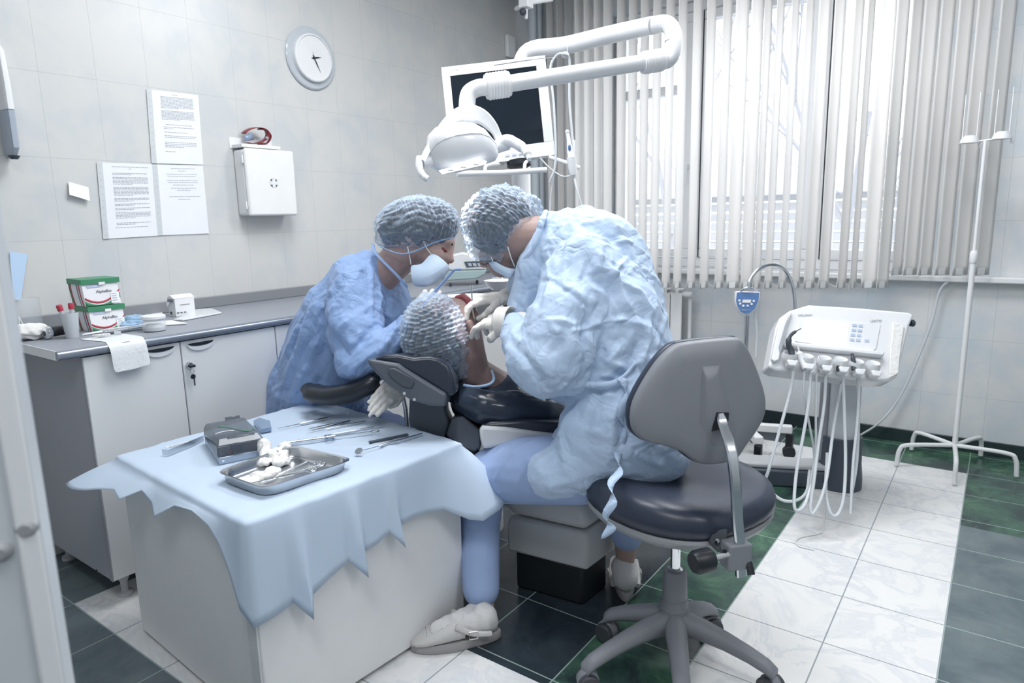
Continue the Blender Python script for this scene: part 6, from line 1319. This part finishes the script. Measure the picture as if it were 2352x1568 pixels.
mk('cape_tie', MB().tube(cr([T(1128, 850, 2.34), T(1134, 872, 2.33), T(1120, 884, 2.32), T(1090, 888, 2.30), T(1064, 884, 2.29)], 5), .0055, 8), mat('tie_blue', (.45, .62, .85), .5), pp)
# arm-side pad seen between neck and sleeve
tr_ = MB(); ch(tr_, [(1330, 960, 2.66, 62), (1480, 935, 2.95, 58), (1560, 890, 3.15, 45)]); blob('trousers', tr_, DRK, .008, 4, pp, disp=crumple(9, .005, 9))
# ================================================================ doctor (right)
DO = onz(1480, 1440, 0); body = MB()
ell(body, 1152, 520, 2.20, 66, 74, 62, 25); ch(body, [(1172, 560, 2.20, 48), (1160, 590, 2.22, 36), (1150, 612, 2.24, 26)]); ch(body, [(1120, 588, 2.25, 22), (1112, 604, 2.25, 12)], 10)
ch(body, [(1195, 545, 2.16, 46), (1250, 545, 2.14, 50), (1310, 590, 2.12, 80), (1370, 700, 2.08, 95), (1410, 850, 2.04, 95), (1450, 1010, 2.0, 88)])
ch(body, [(1340, 640, 1.99, 45), (1270, 830, 1.93, 34), (1185, 738, 2.10, 20)]); ch(body, [(1235, 640, 2.28, 40), (1210, 730, 2.34, 30), (1165, 685, 2.33, 18)])
ch(body, [(1450, 1030, 2.0, 85), (1280, 1070, 2.08, 55), (1130, 1095, 2.27, 32), (1107, 1240, 2.24, 26), (1112, 1400, 2.17, 24), (1112, 1450, 2.16, 22)]); ch(body, [(1450, 1030, 2.05, 80), (1430, 1080, 2.18, 60), (1440, 1160, 2.28, 36), (1436, 1280, 2.33, 22), (1432, 1340, 2.35, 20)])
pd_ = blob('person', body, mat('skin_doctor', (.40, .28, .25), .5, vary=.12, nscale=25, sss=.08), .0055, 5, org=DO); tag(pd_, 'doctor in a pale blue gown seated on the stool with back to us', 'person')
hr = MB(); ell(hr, 1150, 516, 2.19, 74, 72, 66, 15); blob('hair', hr, HAIR, .006, 3, pd_, disp=crumple(2, .003, 25))
cp = MB(); ell(cp, 1149, 508, 2.19, 91, 79, 80, 14); ch(cp, [(1105, 560, 2.2, 36), (1140, 575, 2.18, 28)]); ch(cp, [(1210, 480, 2.19, 34), (1222, 500, 2.18, 28)]); cc_ = T(1149, 508, 2.19)
blob('bouffant_cap', cp, CAPM, .0032, 5, pd_, disp=add_disp(crinkle(cc_, -right * .45 - down * -.75 - fwd * .3, .0040, 28, .0125, 5), crumple(14, .0035, 13)))
mask_panel([[(1118, 595, 2.18), (1130, 594, 2.16), (1150, 608, 2.15), (1175, 618, 2.14), (1188, 614, 2.15)],
            [(1124, 608, 2.18), (1138, 612, 2.15), (1155, 622, 2.14), (1176, 630, 2.13), (1184, 624, 2.15)],
            [(1134, 622, 2.19), (1146, 628, 2.17), (1160, 636, 2.16), (1172, 640, 2.15), (1180, 634, 2.16)]], pd_)
mk('ear_loop', MB().tube([T(1166, 566, 2.11), T(1173, 590, 2.115), T(1182, 612, 2.14)], .0018, 6), WHITE, pd_); mk('ear_loop', MB().tube([T(1128, 590, 2.14), T(1132, 600, 2.15)], .0018, 6), WHITE, pd_)
mk('glasses', MB().tube([T(1104, 598, 2.2), T(1120, 600, 2.17), T(1140, 598, 2.15)], .002, 6).tube([T(1104, 604, 2.2), T(1112, 608, 2.18), T(1122, 604, 2.17)], .002, 6), DARK, pd_)
g = MB()
ch(g, [(1268, 535, 2.15, 42), (1300, 545, 2.14, 66), (1330, 585, 2.12, 102), (1362, 660, 2.10, 128), (1390, 750, 2.07, 140), (1412, 840, 2.05, 134), (1425, 920, 2.03, 128), (1440, 1000, 2.01, 128)])
ch(g, [(1345, 545, 2.12, 66), (1380, 562, 2.10, 78), (1420, 620, 2.09, 84), (1445, 720, 2.08, 82), (1462, 800, 2.05, 84), (1475, 880, 2.02, 84)])
ch(g, [(1300, 545, 2.14, 60), (1245, 590, 2.22, 56), (1232, 660, 2.26, 62), (1235, 740, 2.24, 56), (1300, 850, 2.1, 80)])          # chest front, far shoulder
ch(g, [(1232, 650, 2.30, 50), (1205, 705, 2.33, 38), (1178, 690, 2.33, 24)])                                                        # far sleeve
ch(g, [(1345, 625, 2.02, 88), (1318, 700, 1.97, 92), (1285, 790, 1.92, 96), (1258, 836, 1.90, 82), (1232, 822, 1.93, 76), (1204, 785, 2.0, 52), (1184, 752, 2.08, 34)])   # near sleeve
ch(g, [(1240, 850, 1.92, 62), (1300, 855, 1.92, 62)])
ch(g, [(1440, 990, 2.0, 122), (1490, 1030, 1.97, 92), (1525, 1050, 1.95, 58)]); ch(g, [(1400, 1000, 2.0, 120), (1330, 1060, 2.0, 82), (1270, 1090, 2.0, 62)]); ch(g, [(1380, 1060, 2.0, 78), (1480, 1065, 1.95, 60)])
ch(g, [(1300, 1020, 2.05, 40), (1420, 960, 2.0, 120)])
ch(g, [(1266, 508, 2.12, 27), (1250, 560, 2.10, 36), (1222, 625, 2.13, 42), (1212, 700, 2.16, 46)])
fd_ = crumple(51, .005, 3.2, 6)
cd__ = folds([([(1312, 513), (1371, 613), (1457, 658)], .014, .03), ([(1260, 585), (1260, 640)], .006, .014), ([(1192, 644), (1260, 644)], -.008, .012), ([(1260, 644), (1300, 668), (1336, 696)], -.010, .014), ([(1278, 489), (1254, 568)], .006, .014),
    ([(1316, 544), (1302, 599), (1295, 661)], .008, .018), ([(1336, 534), (1380, 590), (1419, 661)], .010, .022), ([(1350, 592), (1371, 640), (1405, 671)], -.014, .03), ([(1378, 744), (1430, 735), (1488, 751)], .009, .02), ([(1467, 675), (1495, 713), (1488, 764)], .012, .024), ([(1350, 706), (1345, 764), (1342, 830)], -.026, .035),
    ([(1226, 706), (1281, 764)], .012, .018), ([(1264, 644), (1247, 716)], .012, .022), ([(1171, 782), (1205, 820), (1233, 857), (1258, 895)], -.012, .022), ([(1219, 706), (1191, 730), (1154, 792)], .012, .022), ([(1264, 735), (1320, 744)], .010, .016), ([(1320, 660), (1340, 700), (1348, 740)], .014, .024), ([(1340, 800), (1325, 850), (1290, 895)], .010, .02),
    ([(1400, 620), (1440, 700), (1480, 760)], .012, .028), ([(1430, 790), (1400, 830), (1440, 850)], .009, .02), ([(1470, 780), (1450, 830), (1425, 870)], -.016, .03), ([(1500, 760), (1480, 810), (1440, 860)], .012, .022), ([(1380, 690), (1360, 740), (1375, 830)], -.012, .03), ([(1300, 880), (1400, 878), (1450, 850)], -.018, .022),
    ([(1430, 890), (1410, 960), (1400, 1060)], .010, .02), ([(1380, 900), (1350, 970), (1345, 1060)], -.010, .024), ([(1330, 920), (1290, 1000), (1300, 1080)], .012, .024), ([(1460, 890), (1470, 960), (1500, 1050)], .010, .022), ([(1400, 500), (1440, 560), (1470, 620)], .008, .02), ([(1290, 500), (1340, 510), (1390, 500)], .006, .016)],
    190, 9, (0, 0, -1), .0095, .06, .24, (.010, .026), .9)
blob('gown', g, GOWN_D, .0044, 13, pd_, disp=fd_, creases=both(cd__, folds([], 150, 19, (0, 0, -1), .0034, .06, .28, (.005, .009), 1.0)))
nk = MB(); nk.tube(cr([T(1254, 484, 2.10), T(1244, 510, 2.065), T(1234, 545, 2.06), T(1216, 580, 2.07), T(1192, 606, 2.10)], 5), [.008, .011, .010, .008, .006], 10, flat=.6); mk('gown_collar', nk, GOWN_D, pd_)
# tie ribbons
rb_ = MB(); c_ = cr([T(1428, 868, 1.86), T(1438, 900, 1.85), T(1424, 945, 1.85), T(1432, 985, 1.85), T(1420, 1040, 1.85), T(1424, 1080, 1.78), T(1404, 1110, 1.73), T(1408, 1150, 1.70), T(1392, 1185, 1.70), T(1404, 1210, 1.70), T(1386, 1236, 1.70)], 4)
rb_.grid([[p - right * .014 * math.cos(i * .42) - fwd * .008 * math.sin(i * .42), p + right * .014 * math.cos(i * .42) + fwd * .008 * math.sin(i * .42)] for i, p in enumerate(c_)]); mk('gown_tie', rb_, GOWN_D, pd_, solid=.001)
wt = MB(); c_ = cr([T(1300, 878, 1.9), T(1380, 884, 1.87), T(1425, 872, 1.86), T(1465, 830, 1.88), T(1500, 800, 1.92)], 5); wt.grid([[p - down * .009, p + down * .009] for p in c_]); mk('waist_tie', wt, GOWN_D, pd_, solid=.002)
# trousers
tr_ = MB(); ch(tr_, [(1330, 1075, 2.03, 80), (1210, 1080, 2.14, 74), (1136, 1090, 2.27, 63), (1108, 1120, 2.27, 52), (1104, 1200, 2.25, 43), (1104, 1300, 2.20, 41), (1105, 1352, 2.175, 40)]); ch(tr_, [(1420, 1090, 2.2, 60), (1440, 1160, 2.26, 42), (1440, 1228, 2.30, 34)])
blob('trousers', tr_, TROU, .0055, 8, pd_, disp=lambda p, n: np.full(len(p), .004), creases=folds([([(1270, 1040), (1215, 1060), (1190, 1120)], .008, .018), ([(1240, 1010), (1180, 1040), (1140, 1100)], .006, .016)], 26, 4, T(1110, 1090, 2.25) - T(1400, 1060, 2.0), .004, .05, .16, (.010, .02), .6))
hand('glove', T(1172, 738, 2.12), T(1105, 735, 2.20) - T(1172, 738, 2.12), down * .6 + fwd * .5, 1, .55, pd_, 1.08, curls=(.55, .75, .9, 1.0), thumb=.9)
hand('glove', T(1158, 682, 2.30), T(1095, 690, 2.30) - T(1158, 682, 2.30), down + fwd * .2, 1, .5, pd_, 1.05, curls=(.8, .95, 1.05, 1.1), thumb=.9)
cf = MB(); cf.lathe(T(1146, 738, 2.12), T(1192, 738, 2.08) - T(1146, 738, 2.12), [(.040, 0), (.046, .006), (.045, .03), (.047, .05)], 28, cap=False); mk('glove_cuff', cf, mat('cuff_latex', (.80, .76, .72), .4), pd_, solid=.002)
# feet
def shoe(heel, toe, par, nm, w=.045, open_back=True):
    h_, t_ = Vector(heel), Vector(toe); d = (t_ - h_).normalized(); s_ = Vector((-d.y, d.x, 0)); L_ = (t_ - h_).length
    def ring(a, ww, z0, z1, n=14): c = h_ + d * a; return [c + s_ * ww * math.cos(w_) + Vector((0, 0, (z0 + z1) / 2 + (z1 - z0) / 2 * math.sin(w_))) for w_ in [2 * math.pi * k / n for k in range(n)]]
    def slabz(f0, f1, z0, z1):
        out = []
        for k in range(24):
            a = 2 * math.pi * k / 24; x = math.cos(a); y = math.sin(a); ww = w * (1 + .12 * x) * (.86 if x < -.2 else 1); out.append(h_ + d * (L_ / 2 + x * L_ / 2 * f0) + s_ * y * ww * f1 + Vector((0, 0, z0 if z1 is None else z0)))
        return out
    so_ = mk(nm, MB().loft([slabz(.97, .95, .0, None), slabz(1.0, 1.0, .006, None), slabz(1.0, 1.0, .022, None), slabz(.98, .96, .030, None)]), SOLE, par, bev=.002)
    up_ = MB(); up_.loft([ring(L_ * .42, w * .99, .022, .105), ring(L_ * .55, w * 1.05, .022, .095), ring(L_ * .70, w * 1.08, .022, .075), ring(L_ * .84, w * 1.0, .022, .058), ring(L_ * .94, w * .75, .022, .046), ring(L_ * .995, w * .3, .022, .034)]); uo = mk('clog_upper', up_, CLOG, so_, ang=70)
    ho = MB()
    for i in range(6):
        for j in range(7):
            a = L_ * (.55 + .055 * i); y = (j - 3) * .008; zt_ = float(np.interp(a / L_, (.42, .55, .70, .84, .94), (.105, .095, .075, .058, .046))); zz = (.022 + zt_) / 2 + (zt_ - .022) / 2 * math.sqrt(max(0, 1 - (y / (w * 1.03)) ** 2)) + .004; c = h_ + d * a + s_ * y
            ho.lathe(c + Vector((0, 0, zz - .004)), (0, 0, 1), [(.0011, 0), (.0011, .0008)], 6)
    mk('perforation', ho, DARK, so_, smooth=False)
    st_ = [h_ + d * L_ * .5 + s_ * w * 1.03 + Vector((0, 0, .075)), h_ + d * L_ * .30 + s_ * w * 1.05 + Vector((0, 0, .045)), h_ + d * L_ * .12 + s_ * w * .9 + Vector((0, 0, .04))]
    for sg in (1, -1):
        q = [h_ + d * L_ * .52 + s_ * sg * w * .9 + Vector((0, 0, .085)), h_ + d * L_ * .34 + s_ * sg * w * 1.04 + Vector((0, 0, .058)), h_ + d * L_ * .14 + s_ * sg * w * .92 + Vector((0, 0, .045))]
        mk('strap', MB().tube(cr(q, 5), .010, 8, flat=.9), CLOG, so_); bq = q[1]
        mk('buckle', MB().tube([bq + s_ * sg * .010 + d * .013 * a + Vector((0, 0, .012 * b2)) for a, b2 in ((-1, -1), (1, -1), (1, 1), (-1, 1), (-1, -1))], .0022, 6), mat('buckle_pale', (.62, .61, .60), .35, .4), so_)
    return so_
h1 = onz(1152, 1462, 0); t1 = onz(958, 1492, 0); d_ = (t1 - h1).normalized(); h1 = h1; t1 = h1 + d_ * .285
shoe(h1, t1, pd_, 'clog')
sk = MB(); ank = T(1106, 1405, 2.165); sk.chain([ank + Vector((0, 0, .02)), ank, h1 + d_ * .055 + Vector((0, 0, .075))], [.036, .040, .044]); sk.chain([h1 + d_ * .045 + Vector((0, 0, .062)), h1 + d_ * .13 + Vector((0, 0, .068)), h1 + d_ * .2 + Vector((0, 0, .055))], [.036, .038, .03]); sk.chain([ank, h1 + d_ * .14 + Vector((0, 0, .075))], [.036, .032])
blob('sock', sk, SOCK, .004, 6, pd_, disp=dirfold((0, 0, 1), 3, .002, 14))
h2 = onz(1438, 1385, 0); t2 = h2 + Vector((-.35, 1, 0)).normalized() * .27; t2 = h2 + Vector((-.15, .26, 0)).normalized() * .27
shoe(h2, t2, pd_, 'clog'); dd_ = (t2 - h2).normalized(); ank = T(1431, 1300, 2.33); hh = h2 + dd_ * .045 + Vector((0, 0, .07))
sk = MB(); sk.chain([ank, hh], [.042, .045]); sk.chain([hh, h2 + dd_ * .15 + Vector((0, 0, .06))], [.04, .034]); blob('sock', sk, SOCK, .004, 6, pd_)
# mirror held in the far hand
tag(mk('dental_probe', MB().tube(cr([T(1083, 655, 2.30), T(1084, 680, 2.29), T(1087, 720, 2.28), T(1094, 748, 2.29)], 5), [.0028, .0026, .0024, .0012], 10), CHROME), 'slim steel instrument held upright in the doctor’s far hand over the mouth', 'instrument')
